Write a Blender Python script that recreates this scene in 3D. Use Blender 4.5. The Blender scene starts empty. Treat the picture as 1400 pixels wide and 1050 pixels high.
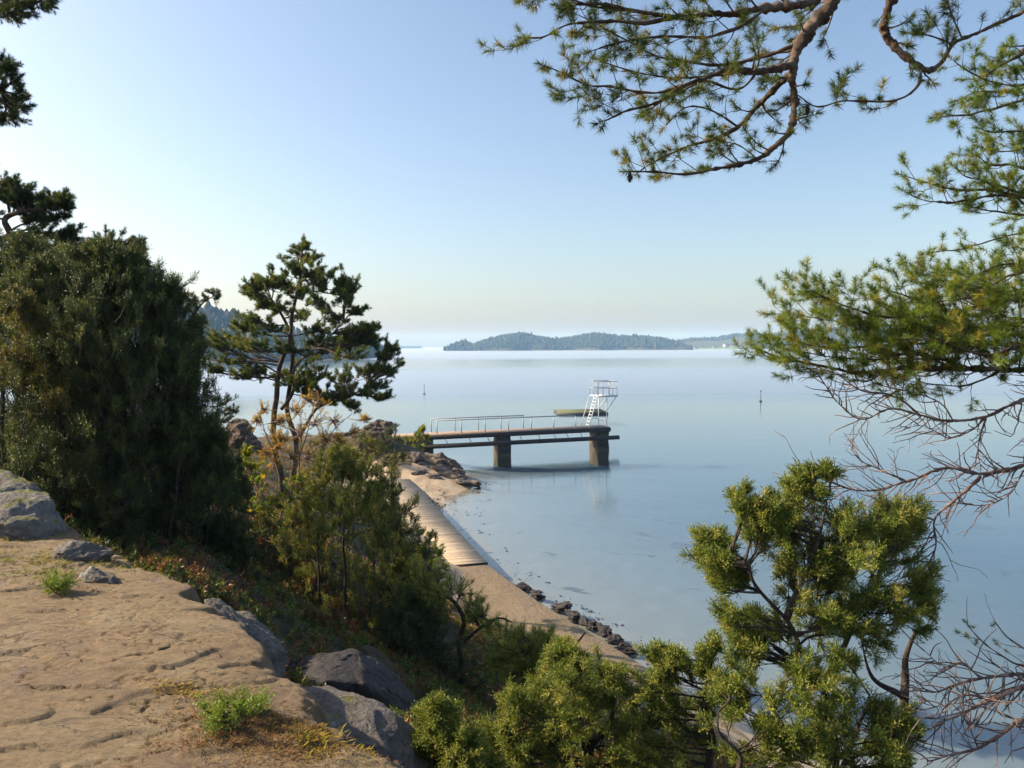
import bpy, bmesh, math, random
import numpy as np
from mathutils import Vector, Matrix

# ------------------------------------------------------------------ camera, sky, sun, exposure
S = bpy.context.scene
C = S.collection
FPX = 1060.0                                   # focal length in pixels of the 1400 px wide photograph
CAM = np.array([0.0, 0.0, 9.0])
PITCH, ROLL = math.radians(2.81), math.radians(-0.25)
camd = bpy.data.cameras.new('camera'); cam = bpy.data.objects.new('camera', camd); C.objects.link(cam)
camd.sensor_fit = 'HORIZONTAL'; camd.sensor_width = 36.0; camd.lens = 36.0 * FPX / 1400.0
camd.clip_start = 0.05; camd.clip_end = 40000
MROT = Matrix.Rotation(math.radians(90) - PITCH, 4, 'X') @ Matrix.Rotation(ROLL, 4, 'Z')
cam.matrix_world = Matrix.Translation(Vector(CAM)) @ MROT
S.camera = cam
RN = np.array(MROT.to_3x3())

SUN_AZ, SUN_EL = math.radians(-79), math.radians(33)      # azimuth from +Y, negative = to the left
sdir = Vector((math.sin(SUN_AZ) * math.cos(SUN_EL), math.cos(SUN_AZ) * math.cos(SUN_EL), math.sin(SUN_EL)))
sl = bpy.data.lights.new('sun', 'SUN'); sl.energy = 5.0; sl.angle = math.radians(0.53); sl.color = (1.0, 0.84, 0.61)
so = bpy.data.objects.new('sun', sl); C.objects.link(so); so.rotation_euler = sdir.to_track_quat('Z', 'Y').to_euler()
so.location = (-30, 20, 40)

W = bpy.data.worlds.new('World'); S.world = W; W.use_nodes = True
wn = W.node_tree.nodes; wl = W.node_tree.links
sky = wn.new('ShaderNodeTexSky'); sky.sky_type = 'NISHITA'; sky.sun_disc = False
sky.sun_elevation = SUN_EL; sky.sun_rotation = SUN_AZ
sky.altitude = 0; sky.air_density = 1.0; sky.dust_density = 2.3; sky.ozone_density = 1.5
bg = wn['Background']; bg.inputs['Strength'].default_value = 0.108
wl.new(sky.outputs[0], bg.inputs['Color'])
S.view_settings.view_transform = 'Standard'; S.view_settings.look = 'None'
S.view_settings.exposure = 0.95; S.view_settings.gamma = 1.0
S.cycles.max_bounces = 8; S.cycles.transparent_max_bounces = 12; S.cycles.volume_bounces = 1
S.cycles.diffuse_bounces = 3; S.cycles.glossy_bounces = 3; S.cycles.caustics_reflective = False
S.cycles.caustics_refractive = False; S.cycles.use_denoising = True

def at(px, py, D):
    """world point seen at photograph pixel (px, py) at forward distance D"""
    d = RN @ np.array([(px - 700.0) / FPX, -(py - 525.0) / FPX, -1.0])
    return CAM + d * (D / d[1])
def atz(px, py, z):
    d = RN @ np.array([(px - 700.0) / FPX, -(py - 525.0) / FPX, -1.0])
    return CAM + d * ((z - CAM[2]) / d[2])

# ------------------------------------------------------------------ numpy helpers
def _hash(ix, iy, iz, seed):
    h = (ix.astype(np.int64) * 374761393 + iy.astype(np.int64) * 668265263 + iz.astype(np.int64) * 2147483647 + seed * 974634777) & 0xffffffff
    h = ((h ^ (h >> 13)) * 1274126177) & 0xffffffff
    h = h ^ (h >> 16)
    return (h & 0xffff) / 65535.0
def vnoise(p, seed=0):
    p = np.asarray(p, float); i = np.floor(p).astype(np.int64); f = p - i; f = f * f * (3 - 2 * f)
    r = 0
    for dx in (0, 1):
        for dy in (0, 1):
            for dz in (0, 1):
                w = (f[:, 0] if dx else 1 - f[:, 0]) * (f[:, 1] if dy else 1 - f[:, 1]) * (f[:, 2] if dz else 1 - f[:, 2])
                r = r + w * _hash(i[:, 0] + dx, i[:, 1] + dy, i[:, 2] + dz, seed)
    return r * 2 - 1
def fbm(p, octs=4, seed=0, gain=0.5):
    p = np.asarray(p, float); a = 1; s = 0
    for k in range(octs):
        s = s + a * vnoise(p * (2.03 ** k) + 17.3 * k, seed + k); a *= gain
    return s
def fbm2(x, y, octs=4, seed=0, gain=0.5):
    return fbm(np.stack([x, y, np.zeros_like(x) + 0.37], 1), octs, seed, gain)
def norm(v):
    v = np.asarray(v, float); return v / np.maximum(np.linalg.norm(v, axis=-1, keepdims=True), 1e-9)
def smooth(e0, e1, x):
    t = np.clip((x - e0) / (e1 - e0), 0, 1); return t * t * (3 - 2 * t)
def catmull(pts, n=6):
    P = np.asarray(pts, float)
    if len(P) < 3:
        t = np.linspace(0, 1, n + 1)[:, None]; return P[0] * (1 - t) + P[-1] * t
    Q = np.vstack([2 * P[0] - P[1], P, 2 * P[-1] - P[-2]]); out = []
    for i in range(1, len(Q) - 2):
        for k in range(n):
            t = k / n; a, b, c, d = Q[i - 1], Q[i], Q[i + 1], Q[i + 2]
            out.append(0.5 * (2 * b + (c - a) * t + (2 * a - 5 * b + 4 * c - d) * t * t + (3 * b - a - 3 * c + d) * t ** 3))
    out.append(P[-1]); return np.array(out)

class Geo:
    def __init__(s): s.v = []; s.t = []; s.q = []; s.c = []; s.n = 0
    def add(s, v, tris=None, quads=None, col=(1, 1, 1)):
        v = np.asarray(v, float).reshape(-1, 3)
        if tris is not None and len(tris): s.t.append(np.asarray(tris, np.int64).reshape(-1, 3) + s.n)
        if quads is not None and len(quads): s.q.append(np.asarray(quads, np.int64).reshape(-1, 4) + s.n)
        c = np.asarray(col, float)
        s.c.append(np.broadcast_to(c, v.shape) if c.ndim == 1 else c)
        s.v.append(v); s.n += len(v)
    def tube(s, pts, rad, sides=6, col=(1, 1, 1), cap=True, rough=0.0):
        P = np.asarray(pts, float); n = len(P)
        R = np.broadcast_to(np.asarray(rad, float), (n,)) if np.ndim(rad) else np.full(n, rad)
        T = norm(np.gradient(P, axis=0)); up = np.array([0.13, 0.31, 0.94])
        if abs(T[:, 2]).mean() > 0.8: up = np.array([0.9, 0.4, 0.1])
        A = norm(np.cross(T, up)); B = np.cross(T, A)
        a = np.arange(sides) * 2 * math.pi / sides
        V = P[:, None] + R[:, None, None] * (A[:, None] * np.cos(a)[None, :, None] + B[:, None] * np.sin(a)[None, :, None])
        if rough: V = V + (V - P[:, None]) * (rough * fbm(V.reshape(-1, 3) * 38, 3, 55) + rough * .8 * np.maximum(fbm(V.reshape(-1, 3) * 75, 2, 56), 0)).reshape(n, sides)[..., None]
        i = np.arange(n - 1)[:, None] * sides; j = np.arange(sides)[None]; k = (j + 1) % sides
        q = np.stack([i + j, i + k, i + sides + k, i + sides + j], -1).reshape(-1, 4)
        V = V.reshape(-1, 3); t = []
        if cap:
            V = np.vstack([V, P[0], P[-1]]); m = n * sides
            for x in range(sides):
                t.append((m, (x + 1) % sides, x)); t.append((m + 1, (n - 1) * sides + x, (n - 1) * sides + (x + 1) % sides))
        s.add(V, tris=t, quads=q, col=col)
    def segs(s, A, B, ra, rb, sides=3, col=(1, 1, 1)):
        A = np.asarray(A, float); B = np.asarray(B, float); N = len(A)
        if not N: return
        T = norm(B - A); U = norm(np.cross(T, np.array([0.31, 0.22, 0.92]))); X = np.cross(T, U)
        a = np.arange(sides) * 2 * math.pi / sides
        D = U[:, None] * np.cos(a)[None, :, None] + X[:, None] * np.sin(a)[None, :, None]
        ra = np.broadcast_to(np.asarray(ra, float), (N,)); rb = np.broadcast_to(np.asarray(rb, float), (N,))
        V = np.concatenate([A[:, None] + D * ra[:, None, None], B[:, None] + D * rb[:, None, None]], 1).reshape(-1, 3)
        i = np.arange(N)[:, None] * 2 * sides; j = np.arange(sides)[None]; k = (j + 1) % sides
        s.add(V, quads=np.stack([i + j, i + k, i + sides + k, i + sides + j], -1).reshape(-1, 4), col=col)
    def inst(s, tmpl, pos, dirs, scale, tint, rng):
        """copies of a template (verts, tris; its axis is +Z) laid into this one mesh"""
        tv, tt = tmpl; pos = np.asarray(pos, float); N = len(pos)
        if not N: return
        Z = norm(dirs); r = norm(rng.normal(size=(N, 3))); X = norm(np.cross(Z, r)); Y = np.cross(Z, X)
        sc = np.broadcast_to(np.asarray(scale, float), (N,))
        V = (X[:, None] * tv[None, :, 0:1] + Y[:, None] * tv[None, :, 1:2] + Z[:, None] * tv[None, :, 2:3]) * sc[:, None, None] + pos[:, None]
        m = len(tv); T = (tt[None] + (np.arange(N) * m)[:, None, None]).reshape(-1, 3)
        s.add(V.reshape(-1, 3), tris=T, col=np.repeat(np.asarray(tint, float), m, 0))
    def box(s, x0, x1, y0, y1, z0, z1, jit=0, rng=None, col=(1, 1, 1)):
        v = np.array([(x, y, z) for z in (z0, z1) for y in (y0, y1) for x in (x0, x1)], float)
        if jit: v = v + rng.uniform(-jit, jit, v.shape)
        s.add(v, quads=[(0, 2, 3, 1), (4, 5, 7, 6), (0, 1, 5, 4), (2, 6, 7, 3), (0, 4, 6, 2), (1, 3, 7, 5)], col=col)
    def build(s, name, mat, parent=None, smooth_=False, origin=None):
        v = np.concatenate(s.v) if s.v else np.zeros((0, 3))
        if origin is not None: v = v - np.asarray(origin)
        me = bpy.data.meshes.new(name)
        T = np.concatenate(s.t) if s.t else np.zeros((0, 3), np.int64)
        Q = np.concatenate(s.q) if s.q else np.zeros((0, 4), np.int64)
        me.vertices.add(len(v)); me.vertices.foreach_set('co', v.astype(np.float32).ravel())
        L = np.concatenate([T.ravel(), Q.ravel()])
        me.loops.add(len(L)); me.loops.foreach_set('vertex_index', L.astype(np.int32))
        me.polygons.add(len(T) + len(Q))
        st = np.concatenate([np.arange(len(T)) * 3, len(T) * 3 + np.arange(len(Q)) * 4])
        me.polygons.foreach_set('loop_start', st.astype(np.int32))
        me.polygons.foreach_set('loop_total', np.concatenate([np.full(len(T), 3), np.full(len(Q), 4)]).astype(np.int32))
        me.update(calc_edges=True)
        col = np.concatenate(s.c) if s.c else np.zeros((0, 3))
        at_ = me.attributes.new('tint', 'FLOAT_COLOR', 'POINT')
        at_.data.foreach_set('color', np.hstack([col, np.ones((len(col), 1))]).astype(np.float32).ravel())
        me.validate()
        if smooth_: me.shade_smooth()
        me.materials.append(mat)
        o = bpy.data.objects.new(name, me); C.objects.link(o)
        if parent is not None: o.parent = parent
        elif origin is not None: o.location = origin
        return o

def tag(o, label=None, cat=None, group=None, kind=None):
    if label: o['label'] = label
    if cat: o['category'] = cat
    if group: o['group'] = group
    if kind: o['kind'] = kind
    return o
def thing(name, label, cat, loc=(0, 0, 0), rz=0, group=None):
    o = bpy.data.objects.new(name, None); C.objects.link(o); o.location = loc; o.rotation_euler = (0, 0, rz)
    o.empty_display_size = 0.2
    return tag(o, label, cat, group)

# ------------------------------------------------------------------ materials
def mat(name):
    m = bpy.data.materials.new(name); m.use_nodes = True
    nt = m.node_tree; return m, nt.nodes, nt.links, nt.nodes['Principled BSDF']
def noise(n, l, scale, detail=5, rough=0.6, vec=None, dist=0.0):
    t = n.new('ShaderNodeTexNoise'); t.inputs['Scale'].default_value = scale; t.inputs['Detail'].default_value = detail
    t.inputs['Roughness'].default_value = rough; t.inputs['Distortion'].default_value = dist
    if vec is not None: l.new(vec, t.inputs['Vector'])
    return t
def ramp(n, l, src, stops):
    r = n.new('ShaderNodeValToRGB'); e = r.color_ramp.elements
    while len(e) < len(stops): e.new(0.5)
    for k, (p, c) in enumerate(stops):
        e[k].position = p; e[k].color = (*c, 1) if len(c) == 3 else c
    l.new(src, r.inputs[0]); return r
def mix(n, l, f, a, b, mode='MIX'):
    x = n.new('ShaderNodeMix'); x.data_type = 'RGBA'; x.blend_type = mode
    for sock, val in ((x.inputs[0], f), (x.inputs[6], a), (x.inputs[7], b)):
        if hasattr(val, 'is_linked'): l.new(val, sock)
        elif isinstance(val, (int, float)): sock.default_value = val
        else: sock.default_value = (*val, 1)
    return x.outputs[2]
def objco(n): return n.new('ShaderNodeTexCoord').outputs['Object']
def bump(n, l, h, strength, dist, bsdf):
    b = n.new('ShaderNodeBump'); b.inputs['Strength'].default_value = strength; b.inputs['Distance'].default_value = dist
    l.new(h, b.inputs['Height']); l.new(b.outputs[0], bsdf.inputs['Normal']); return b

def foliage_mat(name, trans=0.35, rough=0.55):
    m, n, l, b = mat(name)
    a = n.new('ShaderNodeAttribute'); a.attribute_name = 'tint'
    l.new(a.outputs['Color'], b.inputs['Base Color']); b.inputs['Roughness'].default_value = rough
    b.inputs['Specular IOR Level'].default_value = 0.35
    t = n.new('ShaderNodeBsdfTranslucent')
    tc = mix(n, l, 1.0, a.outputs['Color'], (1.5, 1.45, 0.55), 'MULTIPLY'); l.new(tc, t.inputs['Color'])
    x = n.new('ShaderNodeMixShader'); x.inputs[0].default_value = trans
    l.new(b.outputs[0], x.inputs[1]); l.new(t.outputs[0], x.inputs[2])
    l.new(x.outputs[0], n['Material Output'].inputs['Surface']); return m
def bark_mat(name, c0, c1, c2, scale=18):
    m, n, l, b = mat(name); co = objco(n)
    t = noise(n, l, scale, 6, 0.65, co); t2 = noise(n, l, scale * 0.25, 3, 0.5, co)
    r = ramp(n, l, t.outputs[0], [(0.3, c0), (0.55, c1), (0.75, c2)])
    li = ramp(n, l, t2.outputs[0], [(0.55, (0, 0, 0)), (0.68, (1, 1, 1))])
    l.new(mix(n, l, li.outputs[0], r.outputs[0], [x * 0.9 + 0.02 for x in c2]), b.inputs['Base Color'])
    b.inputs['Roughness'].default_value = 0.9; bump(n, l, t.outputs[0], 0.8, 0.02, b); return m
def rock_mat(name, base, dark, light, moss=0.0, lichen=0.3, scale=1.0, wet=None, wet_mirror_col=(0.035, 0.03, 0.02)):
    m, n, l, b = mat(name); co = n.new('ShaderNodeNewGeometry').outputs['Position']
    big = noise(n, l, 1.1 * scale, 4, 0.55, co, 0.6); med = noise(n, l, 6 * scale, 6, 0.65, co); fine = noise(n, l, 24 * scale, 8, 0.8, co)
    c = ramp(n, l, big.outputs[0], [(0.3, dark), (0.52, base), (0.72, light)]).outputs[0]
    c = mix(n, l, 0.55, c, ramp(n, l, med.outputs[0], [(0.3, [x * 0.55 for x in base]), (0.5, base), (0.7, light)]).outputs[0])
    c = mix(n, l, 0.6, c, ramp(n, l, fine.outputs[0], [(0.33, (0.35, 0.35, 0.35)), (0.47, (0.95, 0.95, 0.95)), (0.56, (1.05, 1.04, 1.03)), (0.68, (1.55, 1.5, 1.45))]).outputs[0], 'MULTIPLY')
    if lichen:
        v = noise(n, l, 3.3 * scale, 7, 0.7, co, 1.2)
        f = ramp(n, l, v.outputs[0], [(0.60, (0, 0, 0)), (0.64, (lichen, lichen, lichen))]).outputs[0]
        c = mix(n, l, f, c, (0.30, 0.33, 0.30))
        v2 = noise(n, l, 5.1 * scale, 7, 0.75, co, 0.8)
        f2 = ramp(n, l, v2.outputs[0], [(0.33, (lichen * 1.6,) * 3), (0.38, (0, 0, 0))]).outputs[0]
        c = mix(n, l, f2, c, (0.05, 0.048, 0.05))
    if moss:
        nz = n.new('ShaderNodeSeparateXYZ'); l.new(n.new('ShaderNodeNewGeometry').outputs['Normal'], nz.inputs[0])
        mm = n.new('ShaderNodeMath'); mm.operation = 'MULTIPLY'; l.new(nz.outputs[2], mm.inputs[0]); l.new(noise(n, l, 2.2 * scale, 6, 0.65, co).outputs[0], mm.inputs[1])
        f = ramp(n, l, mm.outputs[0], [(0.56 - moss * 0.3, (0, 0, 0)), (0.62 - moss * 0.3, (1, 1, 1))]).outputs[0]
        mc = ramp(n, l, fine.outputs[0], [(0.3, (0.05, 0.06, 0.012)), (0.6, (0.16, 0.15, 0.035))]).outputs[0]
        c = mix(n, l, f, c, mc)
    if wet is not None:      # tide-darkened band near the water; on pier stone a painted paler reflection
        ps = n.new('ShaderNodeSeparateXYZ'); l.new(co, ps.inputs[0])
        ad = n.new('ShaderNodeMath'); ad.operation = 'MULTIPLY_ADD'; l.new(big.outputs[0], ad.inputs[0]); ad.inputs[1].default_value = 0.5; l.new(ps.outputs[2], ad.inputs[2])
        f = ramp(n, l, ad.outputs[0], [(wet, (1, 1, 1)), (wet + 0.25, (0, 0, 0))]).outputs[0]
        c = mix(n, l, f, c, wet_mirror_col)
    l.new(c, b.inputs['Base Color']); b.inputs['Roughness'].default_value = 0.85
    h = n.new('ShaderNodeMath'); h.operation = 'MULTIPLY_ADD'; l.new(fine.outputs[0], h.inputs[0]); h.inputs[1].default_value = 0.25; l.new(med.outputs[0], h.inputs[2])
    bump(n, l, h.outputs[0], 0.95, 0.07 / scale, b); return m
def plain_mat(name, col, rough=0.6, metal=0.0, var=0.25, scale=8):
    m, n, l, b = mat(name); t = noise(n, l, scale, 5, 0.65, objco(n))
    c = ramp(n, l, t.outputs[0], [(0.3, [x * (1 - var) for x in col]), (0.7, [min(1, x * (1 + var)) for x in col])])
    l.new(c.outputs[0], b.inputs['Base Color']); b.inputs['Roughness'].default_value = rough; b.inputs['Metallic'].default_value = metal
    bump(n, l, t.outputs[0], 0.25, 0.01, b); return m

M = {}
M['pine'] = foliage_mat('pine_needles', 0.35, 0.45)
M['juniper'] = foliage_mat('juniper_needles', 0.22, 0.5)
M['leaf'] = foliage_mat('autumn_leaves', 0.5, 0.5)
M['pine_bark'] = bark_mat('pine_bark', (0.03, 0.02, 0.015), (0.085, 0.05, 0.032), (0.15, 0.11, 0.075))
M['grey_bark'] = bark_mat('dry_twig_bark', (0.07, 0.04, 0.035), (0.20, 0.125, 0.10), (0.38, 0.28, 0.24), 30)
M['jun_bark'] = bark_mat('juniper_bark', (0.02, 0.014, 0.011), (0.055, 0.036, 0.026), (0.11, 0.08, 0.06), 25)
def ledge_mat():
    m, n, l, b = mat('sunlit_granite'); co = n.new('ShaderNodeNewGeometry').outputs['Position']
    mp = n.new('ShaderNodeMapping'); l.new(co, mp.inputs[0]); mp.inputs['Rotation'].default_value = (0, 0, -0.35); mp.inputs['Scale'].default_value = (1, 2.6, 1)
    big = noise(n, l, 1.6, 5, 0.6, co, 0.8); med = noise(n, l, 7, 8, 0.72, mp.outputs[0], 0.6); fine = noise(n, l, 34, 8, 0.85, co); spk = noise(n, l, 150, 3, 0.7, co)
    c = ramp(n, l, big.outputs[0], [(0.32, (.235, .155, .092)), (0.5, (.295, .205, .108)), (0.68, (.335, .26, .155))]).outputs[0]
    c = mix(n, l, 0.75, c, ramp(n, l, med.outputs[0], [(0.28, (.45, .42, .42)), (0.45, (.9, .9, .88)), (0.6, (1.05, 1.03, 1)), (0.75, (1.35, 1.3, 1.25))]).outputs[0], 'MULTIPLY')
    c = mix(n, l, 0.8, c, ramp(n, l, fine.outputs[0], [(0.34, (.34, .32, .32)), (0.46, (.92, .91, .9)), (0.56, (1.08, 1.06, 1.04)), (0.68, (1.6, 1.55, 1.48))]).outputs[0], 'MULTIPLY')
    fk = noise(n, l, 11, 7, 0.8, mp.outputs[0], 0.5); c = mix(n, l, ramp(n, l, fk.outputs[0], [(0.33, (.9, .9, .9)), (0.38, (0, 0, 0))]).outputs[0], c, (.065, .048, .042))
    c = mix(n, l, ramp(n, l, spk.outputs[0], [(0.68, (0, 0, 0)), (0.74, (.7, .7, .7))]).outputs[0], c, (.55, .47, .38))
    v = noise(n, l, 4.2, 8, 0.78, co, 1.0)
    c = mix(n, l, ramp(n, l, v.outputs[0], [(0.31, (.85, .85, .85)), (0.38, (0, 0, 0))]).outputs[0], c, (.075, .055, .06))
    v = noise(n, l, 3.1, 8, 0.75, mp.outputs[0], 1.3)
    c = mix(n, l, ramp(n, l, v.outputs[0], [(0.62, (0, 0, 0)), (0.70, (.6, .6, .6))]).outputs[0], c, (.17, .155, .06))
    v = noise(n, l, 2.3, 7, 0.7, co, 0.5)
    c = mix(n, l, ramp(n, l, v.outputs[0], [(0.60, (0, 0, 0)), (0.68, (.7, .7, .7))]).outputs[0], c, (.24, .155, .135))
    # hairline cracks along the bedding of the rock
    mp2 = n.new('ShaderNodeMapping'); l.new(co, mp2.inputs[0]); mp2.inputs['Rotation'].default_value = (0, 0, -0.3); mp2.inputs['Scale'].default_value = (1.0, 3.2, 1)
    k = noise(n, l, 2.2, 5, 0.55, mp2.outputs[0], 0.4); sb = n.new('ShaderNodeMath'); sb.operation = 'SUBTRACT'; l.new(k.outputs[0], sb.inputs[0]); sb.inputs[1].default_value = .5
    ab = n.new('ShaderNodeMath'); ab.operation = 'ABSOLUTE'; l.new(sb.outputs[0], ab.inputs[0])
    ck = ramp(n, l, ab.outputs[0], [(0.0, (0, 0, 0)), (0.006, (1, 1, 1))])
    gate = ramp(n, l, noise(n, l, 1.9, 4, 0.6, co).outputs[0], [(0.46, (1, 1, 1)), (0.54, (0, 0, 0))])
    mx = n.new('ShaderNodeMath'); mx.operation = 'MAXIMUM'; l.new(ck.outputs[0], mx.inputs[0]); l.new(gate.outputs[0], mx.inputs[1])
    c = mix(n, l, mx.outputs[0], (.06, .045, .035), c)
    l.new(c, b.inputs['Base Color']); b.inputs['Roughness'].default_value = 0.8
    h1 = n.new('ShaderNodeMath'); h1.operation = 'MULTIPLY_ADD'; l.new(fine.outputs[0], h1.inputs[0]); h1.inputs[1].default_value = .38; l.new(med.outputs[0], h1.inputs[2])
    h2 = n.new('ShaderNodeMath'); h2.operation = 'MULTIPLY_ADD'; l.new(mx.outputs[0], h2.inputs[0]); h2.inputs[1].default_value = .35; l.new(h1.outputs[0], h2.inputs[2])
    bump(n, l, h2.outputs[0], 1.0, 0.075, b); return m
M['ledge'] = ledge_mat()
M['boulder'] = rock_mat('grey_granite', (0.13, 0.115, 0.105), (0.065, 0.056, 0.055), (0.22, 0.20, 0.18), 0.16, 0.5, 1.2)
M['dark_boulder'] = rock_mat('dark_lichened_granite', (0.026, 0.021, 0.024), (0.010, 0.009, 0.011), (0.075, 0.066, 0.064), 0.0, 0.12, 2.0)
M['mossy'] = rock_mat('mossy_granite', (0.15, 0.135, 0.12), (0.08, 0.07, 0.065), (0.24, 0.22, 0.195), 0.42, 0.5, 1.6)
M['brown_rock'] = rock_mat('brown_rock', (0.085, 0.055, 0.036), (0.045, 0.03, 0.024), (0.14, 0.095, 0.06), 0.2, 0.2, 1.0)
M['shore'] = rock_mat('shore_rock', (0.14, 0.105, 0.082), (0.055, 0.044, 0.038), (0.24, 0.19, 0.15), 0.0, 0.35, 1.6, wet=0.30)
M['concrete'] = rock_mat('old_concrete', (0.22, 0.16, 0.095), (0.16, 0.115, 0.068), (0.28, 0.21, 0.13), 0.0, 0.1, 1.0)
M['pier_stone'] = rock_mat('pier_stone', (0.034, 0.028, 0.021), (0.02, 0.017, 0.014), (0.20, 0.145, 0.08), 0.0, 0.12, 0.9, wet=0.22, wet_mirror_col=(0.10, 0.08, 0.045))  # lighter tan foot: the pillar's reflection put into the stone colour
M['deck'] = plain_mat('weathered_deck', (0.24, 0.17, 0.13), 0.85, 0, 0.3, 3)
M['beam'] = plain_mat('tarred_timber', (0.03, 0.023, 0.02), 0.85, 0, 0.3, 4)
M['steel'] = plain_mat('galvanised_steel', (0.32, 0.34, 0.35), 0.5, 0.3, 0.15, 10)
M['white'] = plain_mat('white_paint', (0.66, 0.67, 0.66), 0.4, 0, 0.06, 10)
M['raft'] = plain_mat('green_raft_boards', (0.10, 0.11, 0.045), 0.9, 0, 0.3, 2)
M['dark'] = plain_mat('dark_paint', (0.03, 0.035, 0.04), 0.6, 0, 0.2, 4)

# terrain: leaf litter, moss, dry grass
m, n, l, b = mat('hillside_soil'); co = n.new('ShaderNodeNewGeometry').outputs['Position']
a1 = noise(n, l, 0.8, 5, 0.6, co); a2 = noise(n, l, 9, 6, 0.7, co)
c = ramp(n, l, a1.outputs[0], [(0.35, (0.045, 0.05, 0.018)), (0.5, (0.075, 0.05, 0.03)), (0.62, (0.10, 0.075, 0.04))]).outputs[0]
c = mix(n, l, 0.6, c, ramp(n, l, a2.outputs[0], [(0.3, (0.5, 0.5, 0.5)), (0.6, (1.2, 1.2, 1.2))]).outputs[0], 'MULTIPLY')
l.new(c, b.inputs['Base Color']); b.inputs['Roughness'].default_value = 0.95; bump(n, l, a2.outputs[0], 1.0, 0.08, b); M['soil'] = m
m, n, l, b = mat('beach_sand'); co = n.new('ShaderNodeNewGeometry').outputs['Position']
a1 = noise(n, l, 0.6, 4, 0.6, co); a2 = noise(n, l, 40, 4, 0.7, co)
c = ramp(n, l, a1.outputs[0], [(0.3, (0.30, 0.22, 0.15)), (0.6, (0.42, 0.33, 0.23))]).outputs[0]
c = mix(n, l, 0.4, c, ramp(n, l, a2.outputs[0], [(0.3, (0.6, 0.6, 0.6)), (0.6, (1.1, 1.1, 1.1))]).outputs[0], 'MULTIPLY')
l.new(c, b.inputs['Base Color']); b.inputs['Roughness'].default_value = 0.95; bump(n, l, a2.outputs[0], 0.4, 0.02, b); M['sand'] = m
# boardwalk: grey-tan planks, each a little different
m, n, l, b = mat('boardwalk_planks')
a = n.new('ShaderNodeAttribute'); a.attribute_name = 'tint'; co = objco(n)
g = noise(n, l, 6, 6, 0.7, co); c = mix(n, l, 0.6, a.outputs['Color'], ramp(n, l, g.outputs[0], [(0.3, (0.6, 0.6, 0.6)), (0.65, (1.15, 1.15, 1.15))]).outputs[0], 'MULTIPLY')
l.new(c, b.inputs['Base Color']); b.inputs['Roughness'].default_value = 0.85; bump(n, l, g.outputs[0], 0.4, 0.01, b); M['planks'] = m
# seabed: sand with dark weed patches, deeper water column bluer
m, n, l, b = mat('seabed'); co = n.new('ShaderNodeNewGeometry').outputs['Position']
ps = n.new('ShaderNodeSeparateXYZ'); l.new(co, ps.inputs[0])
mr = n.new('ShaderNodeMapRange'); l.new(ps.outputs[2], mr.inputs[0]); mr.inputs[1].default_value = -1.35; mr.inputs[2].default_value = -0.03
c = ramp(n, l, mr.outputs[0], [(0.0, (0.035, 0.085, 0.135)), (0.5, (0.13, 0.18, 0.21)), (0.88, (0.21, 0.235, 0.235)), (1.0, (0.28, 0.24, 0.18))]).outputs[0]
w = noise(n, l, 0.4, 6, 0.65, co, 0.8); f = ramp(n, l, w.outputs[0], [(0.60, (0, 0, 0)), (0.66, (0.8, 0.8, 0.8))]).outputs[0]
c = mix(n, l, f, c, (0.03, 0.05, 0.075)); l.new(c, b.inputs['Base Color']); b.inputs['Roughness'].default_value = 1; M['seabed'] = m
# water: clear tinted body under a Fresnel mirror, wind bands rougher than the calm ones
m, n, l, b = mat('fjord_water'); co = n.new('ShaderNodeNewGeometry').outputs['Position']
n.remove(b); ps = n.new('ShaderNodeSeparateXYZ'); l.new(co, ps.inputs[0])
mp = n.new('ShaderNodeMapping'); l.new(co, mp.inputs[0]); mp.inputs['Scale'].default_value = (0.004, 0.02, 1)
wv = noise(n, l, 1.0, 4, 0.6, mp.outputs[0], 0.4)
wa = n.new('ShaderNodeMath'); wa.operation = 'MULTIPLY_ADD'; l.new(wv.outputs[0], wa.inputs[0]); wa.inputs[1].default_value = 0.30; wa.inputs[2].default_value = 0.85
yy = n.new('ShaderNodeMath'); yy.operation = 'MULTIPLY'; l.new(ps.outputs[1], yy.inputs[0]); l.new(wa.outputs[0], yy.inputs[1])
my = n.new('ShaderNodeMapRange'); l.new(yy.outputs[0], my.inputs[0]); my.inputs[1].default_value = 0; my.inputs[2].default_value = 2000
wind = ramp(n, l, my.outputs[0], [(0.0, (0.0,) * 3), (0.05, (0.05,) * 3), (0.075, (0.85,) * 3), (0.13, (0.9,) * 3), (0.17, (0.34,) * 3), (0.25, (0.3,) * 3), (0.30, (0.9,) * 3), (0.9, (1.0,) * 3)])
mp2 = n.new('ShaderNodeMapping'); l.new(co, mp2.inputs[0]); mp2.inputs['Scale'].default_value = (0.8, 2.0, 1); mp2.inputs['Rotation'].default_value = (0, 0, 0.25)
r1 = noise(n, l, 2.6, 3, 0.55, mp2.outputs[0], 0.3); r2 = noise(n, l, 0.22, 2, 0.5, mp2.outputs[0])
hh = n.new('ShaderNodeMath'); hh.operation = 'MULTIPLY_ADD'; l.new(r1.outputs[0], hh.inputs[0]); hh.inputs[1].default_value = 0.34; l.new(r2.outputs[0], hh.inputs[2])
bm_ = n.new('ShaderNodeBump'); bm_.inputs['Distance'].default_value = 0.10; bm_.inputs['Strength'].default_value = 0.15; l.new(hh.outputs[0], bm_.inputs['Height'])
fr = n.new('ShaderNodeFresnel'); fr.inputs['IOR'].default_value = 1.5; l.new(bm_.outputs[0], fr.inputs['Normal'])
gl = n.new('ShaderNodeBsdfGlossy'); gl.inputs['Color'].default_value = (1, 1, 1, 1); l.new(bm_.outputs[0], gl.inputs['Normal'])
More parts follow.
